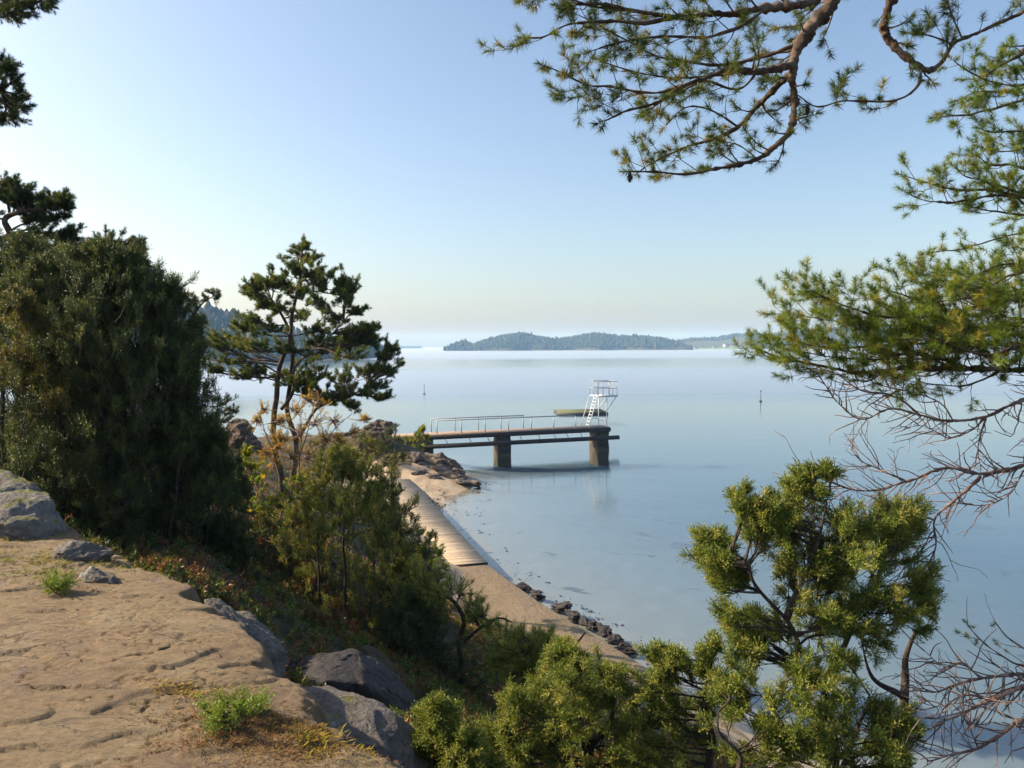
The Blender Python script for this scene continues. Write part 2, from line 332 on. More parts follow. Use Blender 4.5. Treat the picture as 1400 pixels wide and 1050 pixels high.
rr = n.new('ShaderNodeMapRange'); l.new(wind.outputs[0], rr.inputs[0]); rr.inputs[3].default_value = 0.0; rr.inputs[4].default_value = 0.36; l.new(rr.outputs[0], gl.inputs['Roughness'])
tr = n.new('ShaderNodeBsdfTransparent'); tr.inputs['Color'].default_value = (0.90, 0.93, 0.94, 1)
ge = n.new('ShaderNodeNewGeometry'); fm = n.new('ShaderNodeMix'); l.new(ge.outputs['Backfacing'], fm.inputs[0]); l.new(fr.outputs[0], fm.inputs[2]); fm.inputs[3].default_value = 0.06
x = n.new('ShaderNodeMixShader'); l.new(fm.outputs[0], x.inputs[0]); l.new(tr.outputs[0], x.inputs[1]); l.new(gl.outputs[0], x.inputs[2])
l.new(x.outputs[0], n['Material Output'].inputs['Surface']); M['water'] = m

# ------------------------------------------------------------------ terrain
def cp(px, py, D): return tuple(at(px, py, D))
CTRL = [cp(60, 700, 9), cp(200, 745, 8.5), cp(300, 765, 9), cp(330, 880, 6), cp(370, 915, 6), cp(450, 858, 11), cp(480, 985, 7),
        cp(600, 1010, 6.5), cp(560, 915, 10), cp(650, 910, 11), cp(700, 1010, 7.5), cp(750, 935, 12), cp(860, 965, 13), cp(850, 935, 17),
        cp(800, 1050, 9), cp(1000, 1050, 9), cp(385, 695, 22), cp(400, 725, 14), cp(330, 695, 15), cp(500, 690, 30), cp(560, 805, 20),
        cp(620, 855, 18), cp(700, 875, 18), cp(760, 895, 18), cp(500, 645, 52), cp(470, 645, 50), cp(420, 640, 45), cp(300, 625, 40),
        cp(330, 600, 60), cp(500, 597, 56), cp(545, 605, 53), cp(440, 600, 62),
        (2.8, 5, 5.6), (5, 8, 3.4), (7, 12, 0.4), (10.5, 8, 0.8), (1, 2.5, 6.2), (-1, 1, 6.6), (-3, 3, 6.8), (-4, 5, 7.0), (0.5, 4, 6.2),
        (-12, 9, 8.5), (-20, 15, 9), (-25, 30, 7), (-12, 20, 6.5), (-8, 3, 7.6), (-20, 0, 9), (0, -6, 7.5), (8, -5, 6), (14, 0, 2.5), (10, 4, 3), (-35, 20, 9), (-40, 40, 5), (-45, 0, 11),
        # under path and boardwalk
        (3.2, 19.6, .30), (.6, 24.8, .30), (-1.5, 29.5, .35), (-3.2, 35, .35), (-5.2, 41.8, .40), (-8, 49, .55),
        (0.6, 18.6, 1.5), (-1.9, 24.4, .62), (-4.2, 31, .9), (-5.9, 37, .9), (-8.5, 44, .8),
        # shore and seabed
        (4.9, 20.6, -.45), (2.1, 26, -.45), (.3, 30.5, -.45), (-2.6, 40, -.35), (-3.6, 44.5, -.1), (-4.4, 47.5, .25), (-2.6, 50, .1), (-1.5, 52, -.7), (-4.5, 58, -.6), (-10, 60.5, 1.9), (-12.5, 58.5, 2.3), (-7.2, 57.5, .9), (-9.5, 63.5, .6), (-15, 63, 1.5),
        (8.5, 24, -1.6), (4.5, 32, -1.6), (2, 40, -1.7), (2, 48, -2.0), (16, 28, -2.8), (12, 40, -3.2), (10, 55, -3.4), (25, 40, -3.9), (0, 62, -2.8), (20, 70, -4), (0, 75, -4), (-12, 66.5, -.4), (-15, 70, -2),
        (8, 14.6, -.3), (11, 14.4, -1.2), (13.5, 9.5, -.4), (17, 12, -2), (18, 2, -.4), (24, 6, -2.5), (30, 20, -3.8), (34, 0, -3.8), (25, -8, -1), (-24, 66, 0), (-35, 62, -.5), (-30, 76, -3.5), (-55, 52, -1.5), (-60, 75, -4), (-52, 35, 2)]
CT = np.array(CTRL)
def _tps(d2): return np.where(d2 > 1e-12, 0.5 * d2 * np.log(np.maximum(d2, 1e-12)), 0)
_N = len(CT); _d = ((CT[:, None, :2] - CT[None, :, :2]) ** 2).sum(-1)
_A = np.zeros((_N + 3, _N + 3)); _A[:_N, :_N] = _tps(_d) + np.eye(_N) * 1.5
_A[:_N, _N] = 1; _A[:_N, _N + 1:] = CT[:, :2]; _A[_N:, :_N] = _A[:_N, _N:].T
_wt = np.linalg.solve(_A, np.concatenate([CT[:, 2], np.zeros(3)]))
def gz0(x, y):
    x = np.atleast_1d(np.asarray(x, float)); y = np.atleast_1d(np.asarray(y, float)); out = np.zeros(len(x))
    for k in range(0, len(x), 20000):
        xs = x[k:k + 20000]; ys = y[k:k + 20000]
        d2 = (xs[:, None] - CT[None, :, 0]) ** 2 + (ys[:, None] - CT[None, :, 1]) ** 2
        out[k:k + 20000] = _tps(d2) @ _wt[:_N] + _wt[_N] + _wt[_N + 1] * xs + _wt[_N + 2] * ys
    return out
def gz(x, y):
    x = np.atleast_1d(np.asarray(x, float)); y = np.atleast_1d(np.asarray(y, float))
    z = gz0(x, y); land = smooth(0.3, 2.5, z)
    z = z + land * (0.22 * fbm2(x * 0.7, y * 0.7, 4, 5) + 0.06 * fbm2(x * 4, y * 4, 3, 9)) + 0.06 * fbm2(x * 1.3, y * 1.3, 3, 3)
    return np.clip(np.where(z < 0, z * .36, z), -1.45, 12)      # bed raised to imitate the shallower look refraction gives
def grid_mesh(xs, ys, zf):
    X, Y = np.meshgrid(xs, ys); x = X.ravel(); y = Y.ravel(); z = zf(x, y); nx, ny = len(xs), len(ys)
    i = np.arange(ny - 1)[:, None] * nx + np.arange(nx - 1)[None]
    g = Geo(); g.add(np.stack([x, y, z], 1), quads=np.stack([i, i + 1, i + nx + 1, i + nx], -1).reshape(-1, 4)); return g
gx = np.concatenate([np.arange(-62, -14, 0.6), np.arange(-14, 12, 0.16), np.arange(12, 36, 0.6)])
gy = np.concatenate([np.arange(-10, 2, 0.5), np.arange(2, 30, 0.16), np.arange(30, 60, 0.3), np.arange(60, 78, 0.7)])
SAND = Geo()
tg = grid_mesh(gx, gy, gz); terrain = tg.build('ground', M['soil'], smooth_=True); tag(terrain, kind='structure')
terrain.data.materials.append(M['sand']); terrain.data.materials.append(M['seabed'])
tv = tg.v[0]; tq = tg.q[0]; fc = tv[tq].mean(1)
nz_ = fbm2(fc[:, 0] * 0.6, fc[:, 1] * 0.6, 3, 2)
idx = np.zeros(len(tq), np.int32)
idx[(fc[:, 2] < 1.15 + 0.25 * nz_) & (fc[:, 1] > 30) & (fc[:, 0] > -16)] = 1
idx[(fc[:, 2] < 0.95 + 0.2 * nz_) & (fc[:, 1] > 14)] = 1
idx[fc[:, 2] < -0.03] = 2
terrain.data.polygons.foreach_set('material_index', idx)
g = Geo(); R = 30000
g.add([(-6050, -950, -1.5), (6050, -950, -1.5), (6050, 5750, -1.5), (-6050, 5750, -1.5)], quads=[(0, 1, 2, 3)])
tag(g.build('sea_floor', M['seabed']), kind='structure')
g = Geo(); g.add([(-6000, -900, 0), (6000, -900, 0), (6000, 5700, 0), (-6000, 5700, 0)], quads=[(0, 1, 2, 3)])
tag(g.build('water', M['water']), kind='structure')

# ------------------------------------------------------------------ rock ledge in front of the camera
EDGE = [at(458, 1056, 2.95)[:2], at(420, 1015, 3.15)[:2], at(392, 985, 3.3)[:2], at(345, 912, 3.8)[:2], at(292, 872, 4.15)[:2], at(246, 832, 4.6)[:2],
        at(180, 803, 5.0)[:2], at(120, 765, 5.5)[:2], at(30, 715, 6.4)[:2], at(-60, 680, 7.2)[:2], (-9.5, 8.2), (-9.5, -3), (2.0, -3), (1.2, 0.8), (0.2, 2.2)]
EDGE = np.array(EDGE)
def sdist(x, y, poly):
    d = np.full(len(x), 1e9); ins = np.zeros(len(x), bool); n_ = len(poly)
    for i in range(n_):
        a = poly[i]; b_ = poly[(i + 1) % n_]; e = b_ - a
        t = np.clip(((x - a[0]) * e[0] + (y - a[1]) * e[1]) / (e @ e), 0, 1)
        d = np.minimum(d, np.hypot(x - a[0] - t * e[0], y - a[1] - t * e[1]))
        c_ = (a[1] > y) != (b_[1] > y)
        xi = (b_[0] - a[0]) * (y - a[1]) / (b_[1] - a[1] + 1e-12) + a[0]
        ins ^= c_ & (x < xi)
    return np.where(ins, d, -d)
# cracks and spalled steps seen on the ledge: polylines in world xy
def wp(*p): return np.array([atz(x, y, 7.45)[:2] for x, y in p])
CRACKS = [(wp((160, 918), (180, 913), (205, 911), (232, 901)), .016, .03), (wp((195, 975), (204, 962), (222, 954), (246, 950)), .014, .028),
          (wp((244, 970), (266, 966), (287, 962)), .010, .018), (wp((178, 862), (190, 859), (207, 861)), .009, .014),
          (wp((0, 897), (24, 890), (50, 882)), .006, .010), (wp((66, 897), (88, 903), (112, 917), (140, 922)), .005, .009),
          (wp((118, 966), (136, 964), (160, 963)), .007, .011), (wp((206, 882), (224, 877)), .008, .012), (wp((250, 880), (270, 884), (300, 880)), .006, .010), (wp((120, 828), (150, 824), (176, 826)), .006, .010),
          (wp((300, 930), (322, 922), (340, 925)), .007, .012), (wp((20, 925), (60, 930), (100, 928)), .004, .008)]
def ledge_z(x, y):
    sd = sdist(x, y, EDGE) + 0.10 * fbm2(x * 2.2, y * 2.2, 4, 21) + 0.03 * fbm2(x * 11, y * 11, 3, 22)
    z = 7.42 - 0.055 * (x + 0.9) + 0.045 * (y - 3.3) * 0.4
    z = z + 0.03 * fbm2(x * 0.7, y * 0.7, 2, 11) + 0.0035 * fbm2(x * 5, y * 9, 3, 12) + 0.0022 * fbm2(x * 34, y * 34, 3, 13)
    st = fbm2(x * 1.1 + y * 0.5, y * 2.6 - x * 0.8, 3, 14) * 1.5          # spalled sheets: low steps
    z = z + 0.014 * (np.floor(st) + smooth(0.0, 0.10, st - np.floor(st)))
    for pl, wd, dp in CRACKS:
        d = np.full(len(x), 1e9)
        for i in range(len(pl) - 1):
            a = pl[i]; e = pl[i + 1] - a; t = np.clip(((x - a[0]) * e[0] + (y - a[1]) * e[1]) / (e @ e), 0, 1)
            d = np.minimum(d, np.hypot(x - a[0] - t * e[0], y - a[1] - t * e[1]))
        wd = wd * .62; d = d + 0.9 * wd * fbm2(x * 22, y * 22, 3, 31)
        z = z - dp * 1.1 * (1 - smooth(0.5 * wd, 1.0 * wd, d))
    rg = np.abs(fbm2(x * 1.3 + y * .7, y * 3.4 - x * .8, 4, 41)); on_ = smooth(.0, .35, fbm2(x * .9, y * .9, 2, 42))
    z = z - 0.014 * on_ * (1 - smooth(.006, .022, rg));
    out = np.maximum(0.12 - sd, 0)
    return z - 0.22 * out ** 1.5 - 1.9 * smooth(-0.05, -0.75, sd) - 1.0 * np.maximum(-sd - 0.6, 0)
lg = grid_mesh(np.concatenate([np.arange(-10.5, -4.4, 0.06), np.arange(-4.4, 0.6, 0.0125), np.arange(.6, 1.9, .05)]), np.concatenate([np.arange(-3.5, 2.4, 0.1), np.arange(2.4, 6.6, 0.0125), np.arange(6.6, 8.7, .05)]), ledge_z)
tag(lg.build('rock_ledge', M['ledge'], smooth_=True), kind='structure')
def topz(x, y):
    x = np.atleast_1d(np.asarray(x, float)); y = np.atleast_1d(np.asarray(y, float))
    z = gz(x, y); i = (x > -10) & (x < 1.8) & (y > -3) & (y < 8.5)
    if i.any(): z[i] = np.maximum(z[i], ledge_z(x[i], y[i]))
    return z

# ------------------------------------------------------------------ boulders
def boulder(name, label, c, size, seed, m='boulder', sub=6, planes=9, rough=0.07, rz=0, tilt=(0, 0), group=None, cat='boulder', flat=.93):
    rng = np.random.default_rng(seed); bm = bmesh.new(); bmesh.ops.create_icosphere(bm, subdivisions=sub, radius=1.0)
    v = np.array([x.co[:] for x in bm.verts]); f = np.array([[q.index for q in p.verts] for p in bm.faces]); bm.free()
    for k in range(planes):
        nn = norm(rng.normal(size=3)); d = rng.uniform(0.42, 0.82); o = v @ nn
        v = v - np.maximum(o - d, 0)[:, None] * nn * flat
    dirn = norm(v); q = v * 1.7 + seed * 3.1
    rid = 1 - np.abs(fbm(q * 1.6, 4, seed + 7)); st = fbm(q * [1, 1, 2.2] + 4, 3, seed + 9) * 3.2; stp = np.floor(st) + smooth(0, .16, st - np.floor(st))
    h = rough * fbm(q * 1.3, 5, seed) + rough * .45 * (rid - .7) + rough * .42 * stp + .012 * fbm(v * 13 + seed, 4, seed)
    v = (v + dirn * h[:, None]) * np.asarray(size)
    Rm = np.array((Matrix.Rotation(rz, 3, 'Z') @ Matrix.Rotation(tilt[0], 3, 'X') @ Matrix.Rotation(tilt[1], 3, 'Y')))
    g = Geo(); g.add(v @ Rm.T, tris=f); o = g.build(name, M[m], smooth_=True); o.location = c
    return tag(o, label, cat, group)
BOULD = 'boulders between the ledge and the bushes'
def hull_boulder(name, label, pts, m, seed, group, rough=.018):
    bm = bmesh.new(); [bm.verts.new(p) for p in pts]; bmesh.ops.convex_hull(bm, input=bm.verts[:])
    bmesh.ops.delete(bm, geom=[q for q in bm.verts if not q.link_faces], context='VERTS')
    bmesh.ops.bevel(bm, geom=bm.edges[:], offset=.035, segments=2, affect='EDGES', profile=.6)
    bmesh.ops.triangulate(bm, faces=bm.faces[:])
    for k in range(4):
        e = [q for q in bm.edges if q.calc_length() > .03]
        if e: bmesh.ops.subdivide_edges(bm, edges=e, cuts=1); bmesh.ops.triangulate(bm, faces=bm.faces[:])
    v = np.array([q.co[:] for q in bm.verts]); f = np.array([[q.index for q in p.verts] for p in bm.faces]); bm.free()
    c = v.mean(0); d = norm(v - c); q = v * 2.2; st = fbm(q * [1, 1, 2] + 3, 3, seed + 2) * 2.5; stp = np.floor(st) + smooth(0, .2, st - np.floor(st))
    v = v + d * (rough * 1.6 * fbm(q, 5, seed) + rough * .8 * stp + .006 * fbm(v * 16, 4, seed + 5))[:, None]
    g = Geo(); g.add(v - c, tris=f); o = g.build(name, M[m], smooth_=True); o.location = c; return tag(o, label, 'boulder', group)
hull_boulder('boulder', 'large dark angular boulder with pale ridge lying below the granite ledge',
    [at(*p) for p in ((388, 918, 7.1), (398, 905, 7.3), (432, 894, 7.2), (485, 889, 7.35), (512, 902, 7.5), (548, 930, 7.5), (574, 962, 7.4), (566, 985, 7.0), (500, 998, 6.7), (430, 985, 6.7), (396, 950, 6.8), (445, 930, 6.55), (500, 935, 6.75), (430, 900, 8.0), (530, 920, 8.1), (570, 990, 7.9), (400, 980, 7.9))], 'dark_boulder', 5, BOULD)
boulder('boulder', 'grey rounded boulder with yellow moss on its sunlit top by the ledge', at(45, 728, 6.0), (.40, .45, .29), 8, 'mossy', planes=10, tilt=(0, .38), rz=-.2, group=BOULD)
boulder('boulder', 'long mossy boulder half cut off by the left border of the photo', at(-20, 692, 6.4), (.50, .5, .30), 9, 'mossy', planes=10, tilt=(0, .35), group=BOULD)
boulder('boulder', 'small pale blue grey boulder beside the mossy boulder at the ledge rim', at(118, 768, 5.25), (.23, .2, .15), 12, planes=11, tilt=(0, .1), group=BOULD)
boulder('boulder', 'low flat boulder with two humps resting on the ledge rim near the green tuft', at(138, 794, 4.85), (.21, .15, .09), 15, planes=11, tilt=(0, .12), group=BOULD)
boulder('boulder', 'long bluish slab boulder in shade under the ledge edge', at(322, 895, 5.8), (.52, .42, .26), 18, planes=12, tilt=(.1, .55), rz=-.6, rough=.09, group=BOULD)
boulder('boulder', 'flat speckled boulder slab between the big dark boulder and the dry grass', at(476, 1012, 4.5), (.52, .34, .17), 22, planes=11, tilt=(.1, .30), rz=-.4, group=BOULD)
boulder('boulder', 'rough pale boulder stepping down from the ledge above the bright green sprig', at(368, 968, 3.6), (.21, .17, .12), 25, planes=11, tilt=(0, .35), rough=.1, group=BOULD)
boulder('boulder', 'small reddish flat boulder below the big dark boulder', at(545, 1008, 5.6), (.22, .16, .08), 27, planes=10, tilt=(0, .1), group=BOULD)
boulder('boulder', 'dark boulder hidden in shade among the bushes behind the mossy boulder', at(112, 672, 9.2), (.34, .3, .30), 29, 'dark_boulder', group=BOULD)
boulder('boulder', 'shaded grey slab boulder between the trees and the right bushes', at(862, 990, 10.0), (.55, .5, .28), 33, planes=11, tilt=(0, .4), group=BOULD)
SH = 'shore rocks heaped by the pier'
for k, (px, py, D, sz, tl_, lab) in enumerate([
    (594, 630, 52.8, (1.15, .9, .75), .2, 'big brown rounded shore rock under the left end of the pier'),
    (616, 636, 52.0, (1.0, .8, .6), .45, 'dark long shore rock sloping down into the water beside the pier'),
    (580, 641, 51.2, (.8, .6, .5), 0, 'squat brown rock left of the dark sloping rock'),
    (604, 645, 50.6, (1.05, .7, .42), .1, 'cracked grey shore rock in front of the big rounded rock'),
    (572, 651, 49.9, (.85, .6, .42), 0, 'low grey shore rock at the foot of the heap on the sand'),
    (594, 655, 49.4, (.8, .5, .32), .1, 'small pale rock in the front row of the heap'),
    (618, 653, 49.9, (.95, .6, .36), .2, 'wet sloping rock between the heap and the spit tip'),
    (634, 660, 49.2, (.62, .5, .26), .1, 'small flat dark rock near the tip of the sand spit'),
    (650, 661, 49.3, (.55, .4, .20), .1, 'last weedy rock at the very tip of the sand spit'),
    (566, 627, 51.5, (.6, .55, .45), 0, 'small brown rock highest on the heap beside the bushes'),
    (628, 647, 50.8, (.6, .5, .3), .3, 'dark wedge rock where the heap meets the water')]):
    boulder('shore_rock', lab, at(px, py, D), sz, 141 + k, 'shore', sub=5, planes=7, rough=.16, rz=.4 * math.sin(k * 2.1), tilt=(0, tl_), group=SH, cat='rock')
boulder('shore_rock', 'round dark rock dome standing against the water left of the pine trunks', at(328, 596, 48), (1.15, 1.0, 1.05), 51, 'brown_rock', planes=6, rough=.1, cat='rock')
boulder('shore_rock', 'lower rounded rock in front of the dark dome left of the pine', at(342, 609, 47), (.9, .8, .6), 52, 'brown_rock', planes=6, rough=.1, cat='rock')
boulder('shore_rock', 'mossy brown domed rock between the pine and the pier', at(514, 597, 54), (1.5, 1.4, 1.25), 53, 'brown_rock', planes=6, rough=.1, cat='rock')
SP = 'dark rocks along the water side of the concrete path'
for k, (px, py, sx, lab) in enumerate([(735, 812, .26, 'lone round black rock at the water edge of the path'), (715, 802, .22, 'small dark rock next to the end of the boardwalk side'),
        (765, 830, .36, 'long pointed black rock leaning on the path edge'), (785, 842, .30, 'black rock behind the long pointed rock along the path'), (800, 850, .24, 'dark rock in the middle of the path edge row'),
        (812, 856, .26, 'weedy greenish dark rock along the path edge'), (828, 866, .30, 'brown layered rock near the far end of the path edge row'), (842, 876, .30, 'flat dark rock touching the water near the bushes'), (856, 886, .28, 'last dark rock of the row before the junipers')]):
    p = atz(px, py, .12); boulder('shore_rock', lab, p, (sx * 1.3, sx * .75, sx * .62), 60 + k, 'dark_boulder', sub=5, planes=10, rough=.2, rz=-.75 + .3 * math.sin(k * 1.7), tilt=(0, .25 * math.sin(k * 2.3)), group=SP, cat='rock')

# ------------------------------------------------------------------ path, boardwalk
RE = np.array([(-.95, 29.7), (.95, 25.2), (2.5, 22.1), (3.45, 20.2), (4.6, 17.6), (5.6, 15.0)])
PL = catmull(RE, 10); T = norm(np.gradient(PL, axis=0)); Nn = np.stack([T[:, 1], -T[:, 0]], 1)     # left of travel = away from water
if Nn[0, 0] > 0: Nn = -Nn
g = Geo(); rows = []
for off, z in ((0.0, -.35), (0.0, .50), (0.06, .53), (0.9, .56), (1.8, .60), (2.6, .66), (3.3, .80), (3.3, -.2)):
    P = PL + Nn * off; zz = z + (0.012 * fbm2(P[:, 0] * 2, P[:, 1] * 2 + off, 3, 71) if z > 0 else 0)
    if off > 0 and z > 0: zz = zz + np.linspace(0, 1, len(P)) ** 2 * 0.25 * off
    rows.append(np.column_stack([P, np.broadcast_to(zz, len(P))]))
V = np.array(rows); nr, nc = V.shape[:2]
i = np.arange(nr - 1)[:, None] * nc + np.arange(nc - 1)[None]
g.add(V.reshape(-1, 3), quads=np.stack([i, i + 1, i + nc + 1, i + nc], -1).reshape(-1, 4))
tag(g.build('concrete_path', M['concrete']), kind='structure')
g = Geo(); rng = np.random.default_rng(5)
b0 = np.array([-.98, 29.75]); b1 = np.array([-4.46, 41.8]); b2 = np.array([-7.0, 50.5]); L1 = np.linalg.norm(b1 - b0); L2 = np.linalg.norm(b2 - b1)
s_ = 0.0
while s_ < L1 + L2:
    p = b0 + (b1 - b0) * s_ / L1 if s_ < L1 else b1 + (b2 - b1) * (s_ - L1) / L2
    d = norm(b1 - b0) if s_ < L1 else norm(b2 - b1); nv = np.array([-d[1], d[0]])
    w_ = 1.45 + 1.1 * smooth(3, 9, s_) + rng.uniform(-.02, .02); z = .60 + rng.uniform(-.008, .008); e = rng.uniform(-.02, .02)
    A = p - nv * e; B = p + nv * w_; t = d * 0.132
    v = [(*A, z), (*B, z + .02), (*(B + t), z + .02), (*(A + t), z)]
    v += [(x_, y_, z_ - .05) for x_, y_, z_ in v]
    cc = np.array([.40, .315, .225]) * rng.uniform(.8, 1.12)
    g.add(v, quads=[(0, 3, 2, 1), (4, 5, 6, 7), (0, 1, 5, 4), (1, 2, 6, 5), (2, 3, 7, 6), (3, 0, 4, 7)], col=cc); s_ += 0.142
bw = thing('boardwalk', 'long pale plank boardwalk on the shore between the sand and the concrete path', 'boardwalk', (-.98, 29.75, 0))
g.build('deck_planks', M['planks'], bw, origin=(-.98, 29.75, 0))
g = Geo()
for q0, q1 in ((b0, b1), (b1, b2)):
    d = norm(q1 - q0); nv = np.array([-d[1], d[0]])
    for off in (0.03, 1.3):
        A = q0 + nv * off; B = q1 + nv * off
        g.add([(*(A), .0), (*(A + nv * .1), .0), (*(A + nv * .1), .535), (*A, .535), (*(B), .0), (*(B + nv * .1), .0), (*(B + nv * .1), .535), (*B, .535)],
              quads=[(0, 1, 2, 3), (4, 7, 6, 5), (0, 4, 5, 1), (1, 5, 6, 2), (2, 6, 7, 3), (3, 7, 4, 0)])
g.build('support_beam', M['beam'], bw, origin=(-.98, 29.75, 0))
g = Geo(); d = norm(b1 - b0); nv = np.array([-d[1], d[0]]); A = b0 - d * .05; B = A + nv * 1.47
g.add([(*A, .42), (*B, .42), (*B, .612), (*A, .612), (*(A + d * .045), .42), (*(B + d * .045), .42), (*(B + d * .045), .612), (*(A + d * .045), .612)], quads=[(0, 1, 2, 3), (4, 7, 6, 5), (0, 4, 5, 1), (1, 5, 6, 2), (2, 6, 7, 3), (3, 7, 4, 0)])
g.build('end_board', M['beam'], bw, origin=(-.98, 29.75, 0))

# ------------------------------------------------------------------ pier, diving tower, raft, buoys
PK = 1.166; PA = math.radians(20.1); PO = (-5.07 * PK, 52.7 * PK, 9 - 9 * PK)     # base on the sea bed
pier = thing('pier', 'concrete bathing pier on stone pillars with steel railings', 'pier', PO, PA); pier.scale = (PK,) * 3
rng = np.random.default_rng(11)
def stone_block(x0, x1, y0, y1, z0, z1, taper=0.0, seed=0, n=10):
    """rough masonry block: a subdivided box pushed about by noise"""
    bm = bmesh.new(); bmesh.ops.create_cube(bm, size=1.0); bmesh.ops.subdivide_edges(bm, edges=bm.edges[:], cuts=n, use_grid_fill=True)
    v = np.array([q.co[:] for q in bm.verts]); f = [[q.index for q in p.verts] for p in bm.faces]; bm.free()
    k = 1 + taper * (0.5 - v[:, 2]); v[:, 0] *= k; v[:, 1] *= k
    v = v * [x1 - x0, y1 - y0, z1 - z0] + [(x0 + x1) / 2, (y0 + y1) / 2, (z0 + z1) / 2]
    v = v + 0.10 * np.stack([fbm(v * 1.5 + s * 9, 3, seed + s) for s in range(3)], 1) * [1, 1, .3]
    g = Geo(); g.add(v, quads=f); return g
g = Geo(); g.box(-3.2, 13.1, 0, 1.5, 2.70, 2.98); g.build('deck', M['deck'], pier)
g = Geo()
for y_ in (-.06, 1.503): g.box(-3.22, 13.12, y_, y_ + .057, 2.64, 2.93)
g.box(13.103, 13.16, -.06, 1.56, 2.64, 2.93); g.build('edge_beam', M['beam'], pier)
g = Geo()
g.box(-1.8, 13.75, -.32, -.07, 2.06, 2.34)
g.build('beam', M['beam'], pier)
stone_block(4.4, 5.35, .12, 1.2, -3.6, 2.70, .06, 1).build('pillar', M['pier_stone'], pier, smooth_=True)
stone_block(12.15, 13.05, .02, 1.5, -4.2, 2.70, .08, 2).build('pillar', M['pier_stone'], pier, smooth_=True)
stone_block(-3.4, -.35, -.05, 1.6, -.6, 2.69, .06, 3).build('abutment', M['pier_stone'], pier, smooth_=True)
def railing(y, x0, x1, npost):
    g = Geo(); g.tube([(x0, y, 3.93), (x1, y, 3.93)], .038, 6); rl = g.build('railing', M['steel'], pier)
    for x_ in np.linspace(x0, x1, npost):
        q = Geo(); q.tube([(x_, y, 2.96), (x_, y, 3.93)], .034, 6); q.tube([(x_, y, 2.97), (x_, y, 3.0)], .06, 8); q.build('post', M['steel'], rl)
railing(.06, -.05, 10.35, 7); railing(1.44, -.1, 6.8, 5)
for x_ in (.55, 2.25, 3.6, 6.0, 7.4, 8.6, 9.6, 10.7):
    g = Geo(); g.tube([(x_ - .10, -.14, 2.70), (x_ + .10, -.16, 2.30)], .022, 5); g.tube([(x_ - .10, -.14, 2.74), (x_ - .10, .02, 2.74)], .022, 5); g.build('hanger', M['dark'], pier)
tw = thing('diving_tower', 'white steel diving tower with ladder at the outer end of the pier', 'diving tower', PO, PA); tw.scale = (PK,) * 3
ZD, ZP = 2.98, 5.30; xl, xr, y0, y1 = 12.15, 13.75, .08, 1.42; xp = 12.88
g = Geo(); g.box(xl, xr, y0 - .04, y1 + .04, ZP - .05, ZP); g.box(xl - .01, xr + .01, y0 - .05, y0 - .005, ZP - .10, ZP + .03); g.build('platform', M['white'], tw)
for y_ in (y0, y1):
    g = Geo(); g.tube([(xp, y_, ZD), (xp, y_, ZP - .05)], .035, 8); g.build('post', M['white'], tw)
    g = Geo(); g.tube([(xp, y_, 4.20), (xr - .06, y_, ZP - .06)], .032, 8); g.build('brace', M['white'], tw)
g = Geo(); g.tube([(xp - .75, y0, 3.5), (xp, y0, 3.5)], .02, 6); g.tube([(xp - .75, y1, 3.5), (xp, y1, 3.5)], .02, 6); g.tube([(xp, y0, 3.5), (xp, y1, 3.5)], .02, 6); g.build('cross_tie', M['steel'], tw)
g = Geo(); g.tube([(xl - .75, y1, ZD), (xl, y1, ZP)], .03, 8); g.build('leg', M['white'], tw)
g = Geo()
for y_ in (.10, .62): g.tube([(xl - .72, y_, ZD), (xl, y_, ZP + .05)], .03, 8)
ld = g.build('ladder', M['white'], tw)
for k in range(9):
    t = (k + .8) / 9.6; g = Geo(); xx = xl - .72 * (1 - t); zz = ZD + t * (ZP - ZD); g.box(xx - .045, xx + .045, .12, .60, zz - .018, zz + .018); g.build('rung', M['white'], ld)
g = Geo()
loop = [(xl, .70), (xl, y1), (xr - .02, y1), (xr - .02, y0), (xl + .02, y0)]
for h in (1.05, .55):
    for a_, b_ in zip(loop[:-1], loop[1:]): g.tube([(*a_, ZP + h), (*b_, ZP + h)], .025, 6)
for y_ in (.12, .68): g.tube([(xl - .02, y_, ZP), (xl - .06, y_, ZP + 1.05)], .025, 6); g.tube([(xl - .06, y_, ZP + 1.05), (xl + .18, y_, ZP + 1.05)], .028, 6)
for x_, y_ in [(xl, y1), (xl + .5, y1), (xl + 1.05, y1), (xr - .02, y1), (xr - .02, .75), (xr - .02, y0), (xl + .95, y0), (xl + .45, y0), (xl + .04, y0)]:
    g.tube([(x_, y_, ZP), (x_, y_, ZP + 1.05)], .022, 6)
g.build('guard_rail', M['steel'], tw)
rp = atz(796, 567, 0); raft = thing('bathing_raft', 'flat green topped bathing raft floating behind the diving tower', 'raft', (rp[0], rp[1] + 2.6, 0), math.radians(4))
g = Geo()
for k in range(18): g.box(-3.2, 3.2, -2.6 + k * .2889, -2.6 + k * .2889 + .27, .25, .29)
g.build('deck_boards', M['raft'], raft)
g = Geo(); g.box(-3.25, 3.25, -2.65, 2.65, -.15, .245); g.build('float', M['dark'], raft)
